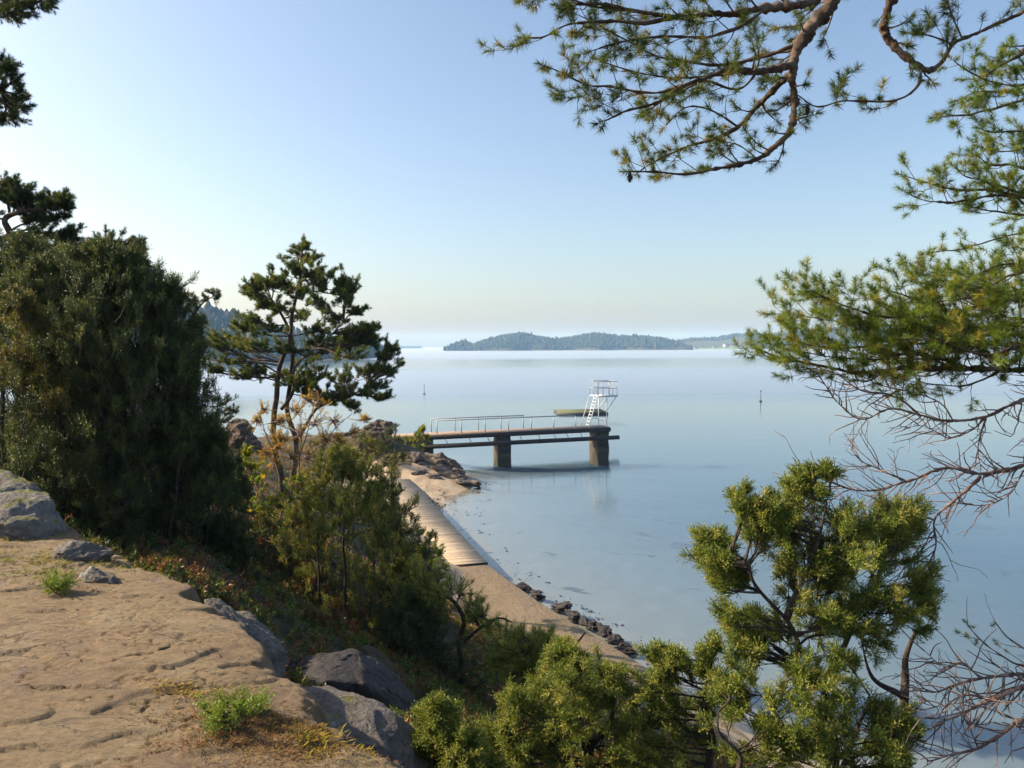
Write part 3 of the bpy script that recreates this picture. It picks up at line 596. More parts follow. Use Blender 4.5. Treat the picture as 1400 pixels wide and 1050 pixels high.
for k, (px, py, D, lab) in enumerate([(580, 539, None, 'thin dark marker buoy floating left of the raft in open water'), (1040, 549, None, 'thin dark marker buoy floating alone to the right of the diving tower'), (617, 482.5, None, 'tiny white marker buoy far out in front of the island')]):
    p = atz(px, py, 0); hgt = 1.55 if k < 2 else 4.0
    bo = thing('marker_buoy', lab, 'buoy', (p[0], p[1], 0), group='marker buoys on the water'); s = 1 if k < 2 else 3
    g = Geo(); g.tube([(0, 0, -.8), (0, 0, hgt * .5), (0, 0, hgt)], [.05 * s, .045 * s, .04 * s], 8); g.build('pole', M['dark'] if k < 2 else M['white'], bo)
    g = Geo(); g.tube([(0, 0, -.12 * s), (0, 0, .02), (0, 0, .12 * s), (0, 0, .2 * s)], [.16 * s, .27 * s, .24 * s, .06 * s], 12); g.build('float', M['dark'] if k < 2 else M['white'], bo)
    g = Geo(); g.tube([(0, 0, hgt), (0, 0, hgt + .12), (0, 0, hgt + .25)], [.10, .10, .02], 8); g.build('top_mark', M['dark'] if k < 2 else M['white'], bo)

# ------------------------------------------------------------------ far islands and hills
m, n, l, b = mat('far_woodland'); a = n.new('ShaderNodeAttribute'); a.attribute_name = 'tint'; l.new(a.outputs['Color'], b.inputs['Base Color']); b.inputs['Roughness'].default_value = 1; M['far'] = m
m, n, l, b = mat('far_hillside'); co = n.new('ShaderNodeNewGeometry').outputs['Position']; q = noise(n, l, .012, 4, .6, co)
l.new(ramp(n, l, q.outputs[0], [(0.4, (.045, .055, .02)), (.6, (.08, .075, .03))]).outputs[0], b.inputs['Base Color']); b.inputs['Roughness'].default_value = 1; M['hill'] = m
M['meadow'] = plain_mat('far_meadow', (.16, .24, .05), 1, 0, .15, .01)
def tree_blob(rng, n=5):
    """low-count ragged crown template, unit height"""
    ring = 6; v = []; prof = [(0.0, .16), (.18, .34), (.45, .30), (.72, .18), (1.0, .02)]
    for z, r in prof:
        for k in range(ring):
            a_ = k * 2 * math.pi / ring + z; rr_ = r * rng.uniform(.65, 1.3); v.append((rr_ * math.cos(a_), rr_ * math.sin(a_), z + rng.uniform(-.05, .05)))
    t = []
    for i_ in range(len(prof) - 1):
        for k in range(ring):
            A = i_ * ring + k; B = i_ * ring + (k + 1) % ring; t += [(A, B, B + ring), (A, B + ring, A + ring)]
    return np.array(v), np.array(t)
def ridge(name, D, prof, thick, ntree, th, seed, avoid=None, shore=0.0):
    rng = np.random.default_rng(seed); pr = np.array(prof, float)
    pts = np.array([at(p[0], p[1], D) for p in pr]); xs = np.linspace(pts[0, 0], pts[-1, 0], 140); ys = np.linspace(0, 1, 26)
    hgt = lambda x: np.maximum(np.interp(x, pts[:, 0], pts[:, 2]) - th * 0.75, 0.5)
    def zf(x, t): return hgt(x) * np.sin(np.clip(t, 0, 1) * math.pi) ** 0.75 * (1 + .10 * fbm2(x / (40 * thick / 300), t * 6, 3, seed)) - 1.2
    X, Y = np.meshgrid(xs, ys); x_ = X.ravel(); t_ = Y.ravel(); z_ = zf(x_, t_)
    w = np.interp(x_, pts[:, 0], np.linspace(0, 1, len(pts)))
    yb = D - shore + 0.12 * thick * fbm2(x_ / 90, x_ * 0, 3, seed + 3)
    g = Geo(); i_ = np.arange(25)[:, None] * 140 + np.arange(139)[None]
    g.add(np.column_stack([x_, yb + (t_ - .5) * thick, z_]), quads=np.stack([i_, i_ + 1, i_ + 141, i_ + 140], -1).reshape(-1, 4))
    tag(g.build(name, M['hill'], smooth_=True), kind='structure')
    xr_ = rng.uniform(xs[0], xs[-1], ntree); tr_ = rng.uniform(.03, .75, ntree)
    yb = D - shore + 0.12 * thick * fbm2(xr_ / 90, xr_ * 0, 3, seed + 3)
    P = np.column_stack([xr_, yb + (tr_ - .5) * thick, zf(xr_, tr_) - .5]); P = P[P[:, 2] > .3]
    if avoid: P = P[~avoid(P)]
    hs = th * rng.uniform(.55, 1.15, len(P)); hs = hs * np.where(rng.random(len(P)) < .06, 1.35, 1)
    kind = rng.random(len(P)); col = np.array([.035, .055, .022]) * rng.uniform(.7, 1.4, (len(P), 1))
    col[kind > .80] = np.array([.10, .085, .03]) * rng.uniform(.7, 1.3, ((kind > .80).sum(), 1))
    f = Geo(); tm = [tree_blob(rng) for _ in range(5)]; ch = rng.integers(0, 5, len(P))
    for k in range(5):
        s_ = ch == k; d = np.tile([0, 0, 1.0], (s_.sum(), 1)) + rng.normal(0, .04, (s_.sum(), 3)); f.inst(tm[k], P[s_], d, hs[s_], col[s_], rng)
    tag(f.build('forest', M['far']), kind='stuff')
    return P
ridge('island', 1650, [(598, 480), (612, 475), (622, 469), (636, 465), (648, 470), (660, 465), (680, 459), (700, 455), (716, 454), (735, 459), (758, 463), (780, 460), (800, 457), (820, 456), (850, 458), (880, 459), (900, 461), (914, 466), (928, 474), (940, 479)], 330, 5200, 7, 201)
ridge('far_shore', 3600, [(470, 474), (520, 474), (560, 473), (590, 474), (620, 473), (660, 474), (700, 478)], 300, 1500, 9, 202)
ridge('mainland', 1950, [(870, 468), (905, 465), (925, 464), (950, 461), (975, 461), (1000, 457), (1020, 455), (1045, 455), (1090, 452), (1150, 446), (1220, 444), (1300, 450), (1420, 446), (1560, 440)], 420, 5600, 8, 203,
      avoid=lambda P: (P[:, 0] > at(918, 470, 1950)[0]) & (P[:, 0] < at(1003, 470, 1950)[0]) & (P[:, 1] < 1890))
# meadow strip and the white farmhouses on the far shore
p0 = at(917, 470, 1760); p1 = at(1006, 470, 1760); g = Geo(); mx = np.linspace(p0[0], p1[0], 30); myy = np.linspace(0, 1, 8)
X, Y = np.meshgrid(mx, myy); zz = .8 + Y * 11 + 0.8 * np.sin(X / 40); i_ = np.arange(7)[:, None] * 30 + np.arange(29)[None]
g.add(np.column_stack([X.ravel(), (1725 + Y * 120).ravel(), zz.ravel()]), quads=np.stack([i_, i_ + 1, i_ + 31, i_ + 30], -1).reshape(-1, 4)); tag(g.build('meadow', M['meadow']), kind='structure')
M['red_roof'] = plain_mat('far_roof', (.20, .10, .07), .9, 0, .1, .2)
def farmhouse(px, D, w_, lab, zg):
    p = at(px, 470, D); h = thing('farmhouse', lab, 'house', (p[0], D, zg), rng.uniform(-.3, .3), group='white houses on the far shore')
    a_, d_, hw = w_ / 2, w_ * .35, w_ * .38
    g = Geo(); g.box(-a_, a_, -d_, d_, 0, hw); g.add([(-a_, -d_, hw), (-a_, d_, hw), (-a_, 0, hw * 1.7), (a_, -d_, hw), (a_, d_, hw), (a_, 0, hw * 1.7)], tris=[(0, 2, 1), (3, 4, 5)]); g.build('wall', M['white'], h)
    g = Geo(); o_ = .4
    for s in (-1, 1):
        g.add([(-a_ - o_, s * (d_ + o_), hw - .3), (a_ + o_, s * (d_ + o_), hw - .3), (a_ + o_, 0, hw * 1.7 + .15), (-a_ - o_, 0, hw * 1.7 + .15), (-a_ - o_, s * (d_ + o_), hw), (a_ + o_, s * (d_ + o_), hw), (a_ + o_, 0, hw * 1.7 + .5), (-a_ - o_, 0, hw * 1.7 + .5)],
              quads=[(0, 1, 2, 3), (4, 5, 6, 7), (0, 1, 5, 4), (0, 4, 7, 3), (1, 2, 6, 5)])
    g.build('roof', M['red_roof'], h)
    for k in (-.55, 0, .55):
        g = Geo(); g.box(k * a_ - .6, k * a_ + .6, -d_ - .06, -d_ + .02, hw * .35, hw * .75); g.build('window', M['dark'], h)
rng = np.random.default_rng(77)
farmhouse(993, 1765, 12, 'brightest white farmhouse at the right end of the green meadow', 4.2)
farmhouse(951, 1728, 7, 'smaller white house by the water below the green meadow', .6)
farmhouse(976, 1745, 7, 'low white house between the two others on the meadow shore', 2.4)
ridge('hill', 640, [(60, 380), (150, 395), (220, 410), (262, 418), (290, 420), (320, 428), (345, 440), (400, 450), (460, 462), (520, 474), (545, 481)], 260, 3000, 10, 204)

# ------------------------------------------------------------------ vegetation builders
def needle_template(rng, n, L, w, axis, spread0, spread1, t0=0.0, twig=True):
    """needles (thin triangles) set round a shoot that runs along +Z"""
    v = []; t = []
    for k in range(n):
        a = k * 2.39996 + rng.uniform(-.4, .4); f = t0 + (1 - t0) * rng.random() ** .8; z = f * axis
        th = math.radians(spread0 + (spread1 - spread0) * f + rng.uniform(-12, 12))
        d = np.array([math.sin(th) * math.cos(a), math.sin(th) * math.sin(a), math.cos(th)])
        l_ = L * rng.uniform(.75, 1.15); s = norm(np.cross(d, rng.normal(size=3))) * w * .5; b_ = np.array([0, 0, z])
        i = len(v); v += [b_ - s, b_ + s, b_ + d * l_ + [0, 0, -.08 * l_]]; t.append((i, i + 1, i + 2))
    return np.array(v), np.array(t)
def juniper_template(rng, n_side=4, nn=14, L=.0145, w=.0062, axis=.115):
    v = []; t = []
    axes = [(np.zeros(3), np.array([0, 0, 1.0]), axis, nn * 2)]
    for k in range(n_side):
        a = k * 2.4 + rng.uniform(-.5, .5); th = math.radians(rng.uniform(28, 50))
        axes.append((np.array([0, 0, axis * rng.uniform(.05, .6)]), np.array([math.sin(th) * math.cos(a), math.sin(th) * math.sin(a), math.cos(th)]), axis * rng.uniform(.4, .65), nn))
    for o, d, l_, m_ in axes:
        for k in range(m_):
            f = (k + .5) / m_; q = norm(d * rng.uniform(.55, 1.1) + norm(rng.normal(size=3)) * .85)
            b_ = o + d * l_ * f; s = norm(np.cross(q, rng.normal(size=3))) * w * .5; i = len(v)
            v += [b_ - s, b_ + s, b_ + q * L * rng.uniform(.7, 1.2)]; t.append((i, i + 1, i + 2))
    return np.array(v), np.array(t)
def leaf_template(rng, n=9, L=.035, w=.016, axis=.10):
    v = []; t = []
    for k in range(n):
        f = (k // 2 + 1) / ((n + 1) // 2); sgn = 1 if k % 2 else -1
        d = norm(np.array([sgn * .9, rng.uniform(-.3, .3), .45])) if k < n - 1 else np.array([0, 0, 1.0])
        b_ = np.array([0, 0, axis * f]); s = norm(np.cross(d, [rng.uniform(-.4, .4), 1, rng.uniform(-.4, .4)])) * w * .5; i = len(v)
        v += [b_, b_ + d * L * .5 + s, b_ + d * L, b_ + d * L * .5 - s]; t += [(i, i + 1, i + 2), (i, i + 2, i + 3)]
    return np.array(v), np.array(t)
_r = np.random.default_rng(1)
TP = {
    'pine_near': [needle_template(_r, 80, .042, .0024, .042, 85, 26) for _ in range(5)],
    'pine_mid': [needle_template(_r, 36, .065, .008, .09, 78, 28) for _ in range(5)],
    'pine_far': [needle_template(_r, 32, .095, .014, .13, 78, 28) for _ in range(5)],
    'juniper': [juniper_template(_r) for _ in range(5)],
    'juniper_mid': [juniper_template(_r, 4, 8, .024, .009, .15) for _ in range(5)],
    'rowan': [leaf_template(_r) for _ in range(5)],
    'leafy': [leaf_template(_r, 11, .045, .024, .10) for _ in range(5)],
    'heather': [juniper_template(_r, 3, 5, .030, .014, .12) for _ in range(5)],
}
PAL = {   # colours of the shoots, two ends of the range and an occasional third
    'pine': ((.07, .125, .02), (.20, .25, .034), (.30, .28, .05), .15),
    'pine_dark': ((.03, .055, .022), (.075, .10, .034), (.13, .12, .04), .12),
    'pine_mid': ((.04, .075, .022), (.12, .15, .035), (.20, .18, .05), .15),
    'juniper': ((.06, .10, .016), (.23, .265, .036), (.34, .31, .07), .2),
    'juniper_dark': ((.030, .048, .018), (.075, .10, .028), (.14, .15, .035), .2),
    'juniper_sunlit': ((.04, .055, .018), (.15, .14, .032), (.26, .20, .045), .3),  # sunlight on the left fringe put into the shoot colour
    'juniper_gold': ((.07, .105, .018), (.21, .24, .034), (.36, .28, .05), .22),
    'rowan': ((.22, .16, .03), (.33, .22, .035), (.26, .11, .03), .2),
    'leaf_green': ((.08, .13, .018), (.18, .22, .03), (.30, .22, .035), .2),
    'heath': ((.05, .085, .018), (.15, .17, .032), (.24, .10, .045), .32),
    'russet': ((.10, .05, .025), (.17, .08, .035), (.10, .10, .03), .3),
}
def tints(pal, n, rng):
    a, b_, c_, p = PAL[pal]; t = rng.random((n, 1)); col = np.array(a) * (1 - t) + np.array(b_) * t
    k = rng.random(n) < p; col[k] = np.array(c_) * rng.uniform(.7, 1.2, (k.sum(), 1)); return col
def scatter(geo, tp, pos, dirs, scale, pal, rng):
    pos = np.asarray(pos, float).reshape(-1, 3); dirs = np.asarray(dirs, float).reshape(-1, 3); n_ = len(pos)
    if not n_: return
    sc = np.broadcast_to(scale, (n_,)) * rng.uniform(.8, 1.2, n_); col = tints(pal, n_, rng); ch = rng.integers(0, len(TP[tp]), n_)
    for k, t in enumerate(TP[tp]):
        s = ch == k; geo.inst(t, pos[s], dirs[s], sc[s], col[s], rng)

def plant(name, label, cat, D, trunks, clumps, tp, pal, nb=10, ns=5, up=.5, flat=1.0, bark='jun_bark', scale=1.0, seed=0, group=None, limb=.3, depth=1.0, droop=0.0, tr=(.06, .02), vert=0.0, leaf='juniper', base=None, shell=.35, fill=0.0, rs=1.0, spr=0.0, jit=.38, lead=0, plume=0.0):
    """tree or shrub: traced trunk lines, limbs from trunk to each clump of the crown, branchlets and shoots inside the clump"""
    rng = np.random.default_rng(seed + 1000); wood = Geo(); crown = Geo(); tl = []
    if base is None:
        b_ = at(*trunks[0][0][:2], D); base = np.array([b_[0], b_[1], topz(b_[0], b_[1])[0] - .05])
    for tk in trunks:
        pts = [at(p[0], p[1], D + (p[2] if len(p) > 2 else 0)) for p in tk]
        if tk is trunks[0] or pts[0][2] < base[2] + .6 or len(trunks) == 1:
            lo = pts[0].copy(); g_ = topz(lo[0], lo[1])[0] - .08
            if lo[2] > g_ + .05: pts = [np.array([lo[0], lo[1], g_])] + pts
        P = catmull(pts, 7); P = P + np.column_stack([fbm(P * 2.5 + seed, 2, 3) * .02, fbm(P * 2.5 + seed + 9, 2, 4) * .03, 0 * P[:, 0]])
        n_ = len(P); gf = 1.0 if P[0][2] < topz(P[0][0], P[0][1])[0] + .35 else .5
        wood.tube(P, tr[1] * gf + (tr[0] * gf - tr[1] * gf) * np.linspace(1, 0, n_) ** 1.1, 8); tl.append(P)
    TLP = np.vstack(tl); pos = []; dr = []; A1 = []; B1 = []; ra = []
    clumps = [tuple(c_) for c_ in clumps]; n0 = len(clumps)
    for k in range(int(fill * n0)):          # inner masses between neighbouring clumps
        a_ = clumps[rng.integers(n0)]; q = sorted(clumps[:n0], key=lambda c_: (c_[0] - a_[0]) ** 2 + (c_[1] - a_[1]) ** 2)[rng.integers(1, 4)]
        clumps.append(((a_[0] + q[0]) / 2, (a_[1] + q[1]) / 2, (a_[2] + q[2]) / 2 * 1.1, rng.uniform(-.6, 1.4)))
    for cidx, c_ in enumerate(clumps):
        px, py, r = c_[:3]; r = r * rs; dd = (c_[3] if len(c_) > 3 else rng.normal() * .8) * depth
        r = r / FPX * D; c = at(px, py, D + np.clip(dd, -2, 2) * r * 1.6)
        cost = np.linalg.norm(TLP - c, axis=1) + 1.6 * np.maximum(TLP[:, 2] - c[2] + .25 * r, 0)
        j = int(np.argmin(cost)); o = TLP[j]; v = c - o; Lh = np.linalg.norm(v)
        mid = (o + c) / 2 + np.array([0, 0, droop * Lh]) + rng.normal(0, .06, 3) * Lh
        LP = catmull([o, mid, c + v / max(Lh, .01) * .2 * r], 5); wood.tube(LP, np.linspace(limb * tr[0] * min(1, .35 + Lh * .4), .0045 * D / 5, len(LP)), 5)
        m_ = max(3, int(nb * rng.uniform(.75, 1.25)))
        u = norm(rng.normal(size=(m_, 3))) * (shell + (1 - shell) * rng.random((m_, 1)) ** .5)
        u = u * [1, 1, flat]; ex = 1 + jit * rng.normal(size=(m_, 1))
        if lead: ex[:lead] = rng.uniform(1.5, 2.1, (len(ex[:lead]), 1)); u[:lead] = norm(u[:lead] + .6 * v / max(Lh, .01) + [0, 0, .35]) * [1, 1, .5 + flat * .5]
        tgt = c + u * r * ex
        st = LP[rng.integers(len(LP) // 2, len(LP), m_)]
        if plume:
            vd = norm(LP[-1] - LP[len(LP) // 2]); st = LP[rng.integers(int(len(LP) * .35), len(LP), m_)]
            tgt = st * .45 + c * .55 + norm(u * 1.0 + vd * plume + [0, 0, .25]) * r * 1.15 * ex
        if vert: st = tgt - np.array([0, 0, 1.0]) * r * rng.uniform(.8, 1.6, (m_, 1)) * vert + (c - tgt) * [.25, .25, 0]
        md = (st + tgt) / 2 + rng.normal(0, .10, (m_, 3)) * r - np.array([0, 0, .12 * r])
        A1 += [st, md]; B1 += [md, tgt]; ra += [np.full(m_, .0035 * D / 5), np.full(m_, .0026 * D / 5)]
        bd = norm(tgt - md)
        for k in range(ns):
            f = rng.uniform(spr, 1.0, (m_, 1)) if k else np.ones((m_, 1))
            q = md * (1 - f) + tgt * f + rng.normal(0, .05, (m_, 3)) * r; d = norm(bd + rng.normal(0, .42, (m_, 3)) * (1 if k else .3) + np.array([0, 0, up * .8]))
            pos.append(q + d * 0); dr.append(d)
    if A1: wood.segs(np.vstack(A1), np.vstack(B1), np.concatenate(ra), np.concatenate(ra) * .7)
    if pos: scatter(crown, tp, np.vstack(pos), np.vstack(dr), scale, pal, rng)
    ob = thing(name, label, cat, tuple(base), 0, group)
    wood.build('trunk', M[bark], ob, True, origin=base); crown.build('crown', M[leaf], ob, origin=base); return ob

# ---------------- the pine on the right whose boughs hang into the picture
def grow(p, d, L, r, lvl, wood, tips, rng, up, kids, dead=False):
    n_ = max(3, int(L / .045)); st = L / n_; P = [p]; q = p.copy()
    for k in range(n_):
        d = norm(d + rng.normal(0, .16, 3) + np.array([0, 0, up * st * 3.0 * (.3 + k / n_) + (max(0, -d[2]) * .25 if not dead else 0)])); q = q + d * st; P.append(q)
        if lvl > 0 and k >= 1 and rng.random() < kids * st:
            s = norm(np.cross(d, rng.normal(size=3))); grow(q.copy(), norm(d * .75 + s * .75), L * rng.uniform(.35, .62) * (1 - .4 * k / n_), r * .6, lvl - 1, wood, tips, rng, up, kids, dead)
    P = np.array(P); wood.tube(P, np.linspace(r, max(r * .45, .0011), len(P)), 4 if r < .006 else 6, cap=False)
    if not dead:
        tips.append((P[-1], d))
        if L > .09: tips.append((P[-2], norm(d + rng.normal(0, .5, 3))))
        for k in range(3):
            if rng.random() < .14: tips.append((P[max(0, len(P) - 3 - k)], norm(d + rng.normal(0, .7, 3))))
def bough(root, name, traces, seed, twigs=7, tl=(.15, .38), lvl=2, kids=9, up=.9, dead=False, mat_='pine_bark', pal='pine', tuft=1.0, t0=.12, crown_name='needles', fwd=.9, dens=1.0):
    """limb of the tree traced as (pixel x, pixel y, forward distance) lines with start and end radius"""
    rng = np.random.default_rng(seed); wood = Geo(); tips = []
    for pts, r0, r1 in traces:
        P = catmull([at(*p) if len(p) == 3 else np.array(p[1:]) for p in pts], 24 if r0 > .012 else 8)
        n_ = len(P); P = P + np.column_stack([vnoise(P * 9 + seed, 1), vnoise(P * 9 + seed, 2), vnoise(P * 9 + seed, 3)]) * .008
        rad = (r1 + (r0 - r1) * np.linspace(1, 0, n_) ** 1.4) * (1 + .28 * vnoise(P * 17, 4) + .2 * vnoise(P * 43, 5)); wood.tube(P, rad, 12 if r0 > .012 else 6, rough=.38)
        sl_ = np.linalg.norm(np.diff(P, axis=0), axis=1); cum = np.concatenate([[0], np.cumsum(sl_)]); tot = cum[-1]
        for s in np.arange(tot * t0, tot, 1.0 / twigs):
            s = s + rng.uniform(-.5, .5) / twigs; k = int(np.clip(np.searchsorted(cum, s) - 1, 0, n_ - 2)); T_ = norm(P[k + 1] - P[k])
            side = norm(np.cross(T_, rng.normal(size=3))); fr_ = s / tot
            if P[k][0] > .70 * P[k][1] + .3 and rng.random() < .6: continue
            grow(P[k], norm(T_ * fwd + side + np.array([0, 0, .15 if not dead else 0])), rng.uniform(*tl) * (1 - .35 * fr_), max(.0040 if dead else .0024, min(.006, rad[k] * .45)), lvl - 1, wood, tips, rng, up, kids, dead)
        if not dead: tips.append((P[-1], norm(P[-1] - P[-3]))); tips.append((P[-2], norm(P[-1] - P[-3] + rng.normal(0, .3, 3))))
    o = wood.build(name, M[mat_], root, True, origin=root.location)
    if tips:
        tips = [t for t in tips if rng.random() < dens]
        cr = Geo(); scatter(cr, 'pine_near', np.array([t[0] for t in tips]), np.array([t[1] for t in tips]), tuft, pal, rng)
        cr.build(crown_name, M['pine'], o)
        o.children[0].data.transform(Matrix.Translation(-root.location))
    return o

rb = np.array([4.55, 5.6, 0]); rb[2] = gz(rb[0], rb[1])[0] - .1
rp_ = thing('pine_tree', 'old pine just beyond the right border whose boughs frame the view', 'pine tree', tuple(rb))
TRK = catmull([rb, [4.5, 5.55, 6.6], [4.4, 5.5, 8.2], [4.5, 5.4, 10], [4.35, 5.3, 11.5], [4.2, 5.2, 13.0], [4.3, 5.2, 14.2]], 8)
g = Geo(); g.tube(TRK, np.linspace(.17, .07, len(TRK)), 14); g.build('trunk', M['pine_bark'], rp_, True, origin=rb)
w_ = lambda x, y, z: ('w', x, y, z)
def z7(x, y, D): return (680 + x * .5143, y * .5143, D)
def z8(x, y, D): return (1000 + x * .5427, 230 + y * .5427, D)
def z9(x, y, D): return (1180 + x * .3143, y * .3143, D)
def z6(x, y, D): return (840 + x * .4, 630 + y * .4, D)
# big drooping bough at the top
bough(rp_, 'bough', [
    ([w_(4.2, 5.2, 12.8), (1240, -130, 4.3), z7(915, -20, 4.15), z7(850, 60, 4.1), z7(800, 130, 4.05), z7(785, 190, 4.0), z7(790, 250, 4.0), z7(788, 315, 3.95), z7(762, 372, 3.9), z7(700, 415, 3.9), z7(620, 440, 3.85), z7(510, 462, 3.8), z7(415, 455, 3.8), z7(355, 455, 3.8)], 0.042, .004),
    ([z7(785, 190, 4.0), z7(740, 235, 4.1), z7(685, 290, 4.2), z7(640, 335, 4.2), z7(560, 375, 4.25), z7(480, 400, 4.3), z7(410, 435, 4.3), z7(370, 462, 4.3)], .020, .0035),
    ([z7(790, 170, 4.0), z7(690, 190, 3.85), z7(600, 190, 3.7), z7(500, 225, 3.6), z7(410, 275, 3.55), z7(340, 295, 3.5), z7(285, 318, 3.5)], .018, .0035),
    ([z7(500, 225, 3.6), z7(420, 245, 3.6), z7(330, 235, 3.6), z7(250, 228, 3.55), z7(160, 190, 3.5), z7(128, 175, 3.5)], .008, .003),
    ([z7(800, 120, 4.05), z7(700, 152, 4.1), z7(600, 172, 4.1), z7(500, 160, 4.1), z7(430, 150, 4.1), z7(370, 115, 4.1), z7(300, 85, 4.1), z7(200, 30, 4.1)], .011, .003),
    ([z7(850, 60, 4.1), z7(780, 130, 4.3), z7(690, 150, 4.4), z7(610, 185, 4.4), z7(520, 205, 4.45), z7(400, 200, 4.45), z7(270, 160, 4.4)], .011, .003),
    ([z7(690, 190, 3.85), z7(640, 240, 3.8), z7(560, 215, 3.8), z7(470, 255, 3.8), z7(400, 290, 3.8)], .007, .003),
    ([z7(640, 335, 4.2), z7(560, 290, 4.2), z7(500, 285, 4.2), z7(450, 330, 4.2)], .006, .003)],
    301, twigs=16, tl=(.10, .27), lvl=2, kids=9, up=.6, t0=.25, tuft=.98, pal='pine_mid')
bough(rp_, 'bough', [
    ([w_(4.3, 5.2, 13.4), (1350, -160, 4.0), z7(900, -45, 3.7), z7(820, 5, 3.6), z7(720, 20, 3.6), z7(620, 35, 3.55), z7(480, 46, 3.5), z7(380, 30, 3.5), z7(290, 10, 3.45), z7(210, 12, 3.45)], .030, .006),
    ([z7(480, 46, 3.5), z7(400, 60, 3.5), z7(300, 55, 3.5), z7(200, 65, 3.45), z7(130, 95, 3.4), z7(80, 97, 3.4)], .010, .003),
    ([z7(720, 20, 3.6), z7(640, 70, 3.5), z7(540, 100, 3.45), z7(440, 95, 3.4), z7(340, 110, 3.4), z7(240, 140, 3.4)], .009, .003),
    ([z7(380, 30, 3.5), z7(280, 20, 3.5), z7(180, -3, 3.4), z7(90, -6, 3.4)], .007, .003)],
    302, twigs=15, tl=(.10, .26), lvl=2, kids=9, up=.5, t0=.25, tuft=.98, pal='pine_mid')
bough(rp_, 'bough', [
    ([w_(4.25, 5.2, 12.4), (1300, -70, 4.3), z7(1070, -25, 4.2), z7(1030, 60, 4.2), z7(1050, 120, 4.2), z7(1130, 185, 4.15), z7(1178, 170, 4.15), z7(1210, 120, 4.1), z7(1260, 95, 4.1), z7(1330, 60, 4.1), z7(1400, 30, 4.0)], .030, .007),
    ([z7(1130, 185, 4.15), z7(1110, 240, 4.1), z7(1040, 270, 4.1), z7(930, 268, 4.05), z7(850, 285, 4.0), z7(800, 255, 4.0)], .008, .003),
    ([z7(1210, 120, 4.1), z7(1160, 100, 4.1), z7(1090, 90, 4.0)], .006, .003),
    ([z7(1235, 105, 4.1), z7(1205, 30, 4.1), z7(1195, -10, 4.1)], .006, .003)],
    303, twigs=10, tl=(.08, .24), lvl=2, kids=8, up=.8, t0=.25, tuft=1.1, pal='pine_mid')
# right-hand tufts above the main bough
bough(rp_, 'bough', [
    ([w_(4.4, 5.3, 11.6), z9(760, 170, 4.6), z9(680, 235, 4.5), z9(590, 290, 4.4), z9(530, 330, 4.4)], .018, .004),
    ([z9(740, 420, 4.6), z9(640, 450, 4.5), z9(530, 480, 4.5), z9(430, 500, 4.4), z9(330, 510, 4.4)], .010, .003),
    ([z9(760, 360, 4.6), z9(640, 370, 4.5), z9(540, 350, 4.5), z9(440, 300, 4.4), z9(390, 260, 4.4)], .008, .003),
    ([z9(760, 350, 4.6), z9(640, 400, 4.5), z9(500, 400, 4.5), z9(400, 440, 4.4)], .008, .003),
    ([z9(760, 565, 4.5), z9(680, 570, 4.4), z9(560, 575, 4.4), z9(510, 560, 4.4)], .007, .003)],
    304, twigs=14, tl=(.10, .22), lvl=2, kids=9, up=.8, t0=.05, tuft=1.05)
bough(rp_, 'bough', [
    ([w_(4.45, 5.4, 10.8), (1440, 275, 4.8), z9(640, 840, 4.7), z9(520, 830, 4.6), z9(380, 820, 4.6), z9(260, 790, 4.5), z9(180, 765, 4.5)], .014, .003),
    ([z9(740, 860, 4.8), z9(600, 850, 4.6), z9(450, 870, 4.6), z9(320, 880, 4.5), z9(240, 860, 4.5), z9(190, 835, 4.5)], .010, .003),
    ([z9(740, 740, 4.8), z9(640, 720, 4.7), z9(540, 710, 4.7), z9(470, 660, 4.6)], .008, .003),
    ([z9(700, 840, 4.7), z9(560, 800, 4.7), z9(450, 770, 4.6), z9(400, 730, 4.6)], .007, .003),
    ([z9(720, 640, 4.7), z9(640, 660, 4.7), z9(560, 650, 4.6)], .007, .003),
    ([z9(740, 940, 4.7), z9(640, 930, 4.7), z9(530, 910, 4.6), z9(440, 890, 4.6)], .007, .003)],
    305, twigs=14, tl=(.10, .22), lvl=2, kids=9, up=.9, t0=.05, tuft=1.05)
bough(rp_, 'bough', [
    ([w_(4.45, 5.4, 10.4), (1440, 300, 5.0), z8(690, 170, 4.9), z8(600, 200, 4.9), z8(510, 215, 4.8)], .010, .003),
    ([w_(4.5, 5.4, 10.0), (1450, 360, 5.1), z8(700, 240, 5.0), z8(620, 270, 5.0), z8(560, 290, 5.0)], .010, .003)],
    306, twigs=8, tl=(.10, .25), lvl=2, kids=8, up=.9, t0=.1, tuft=.95)
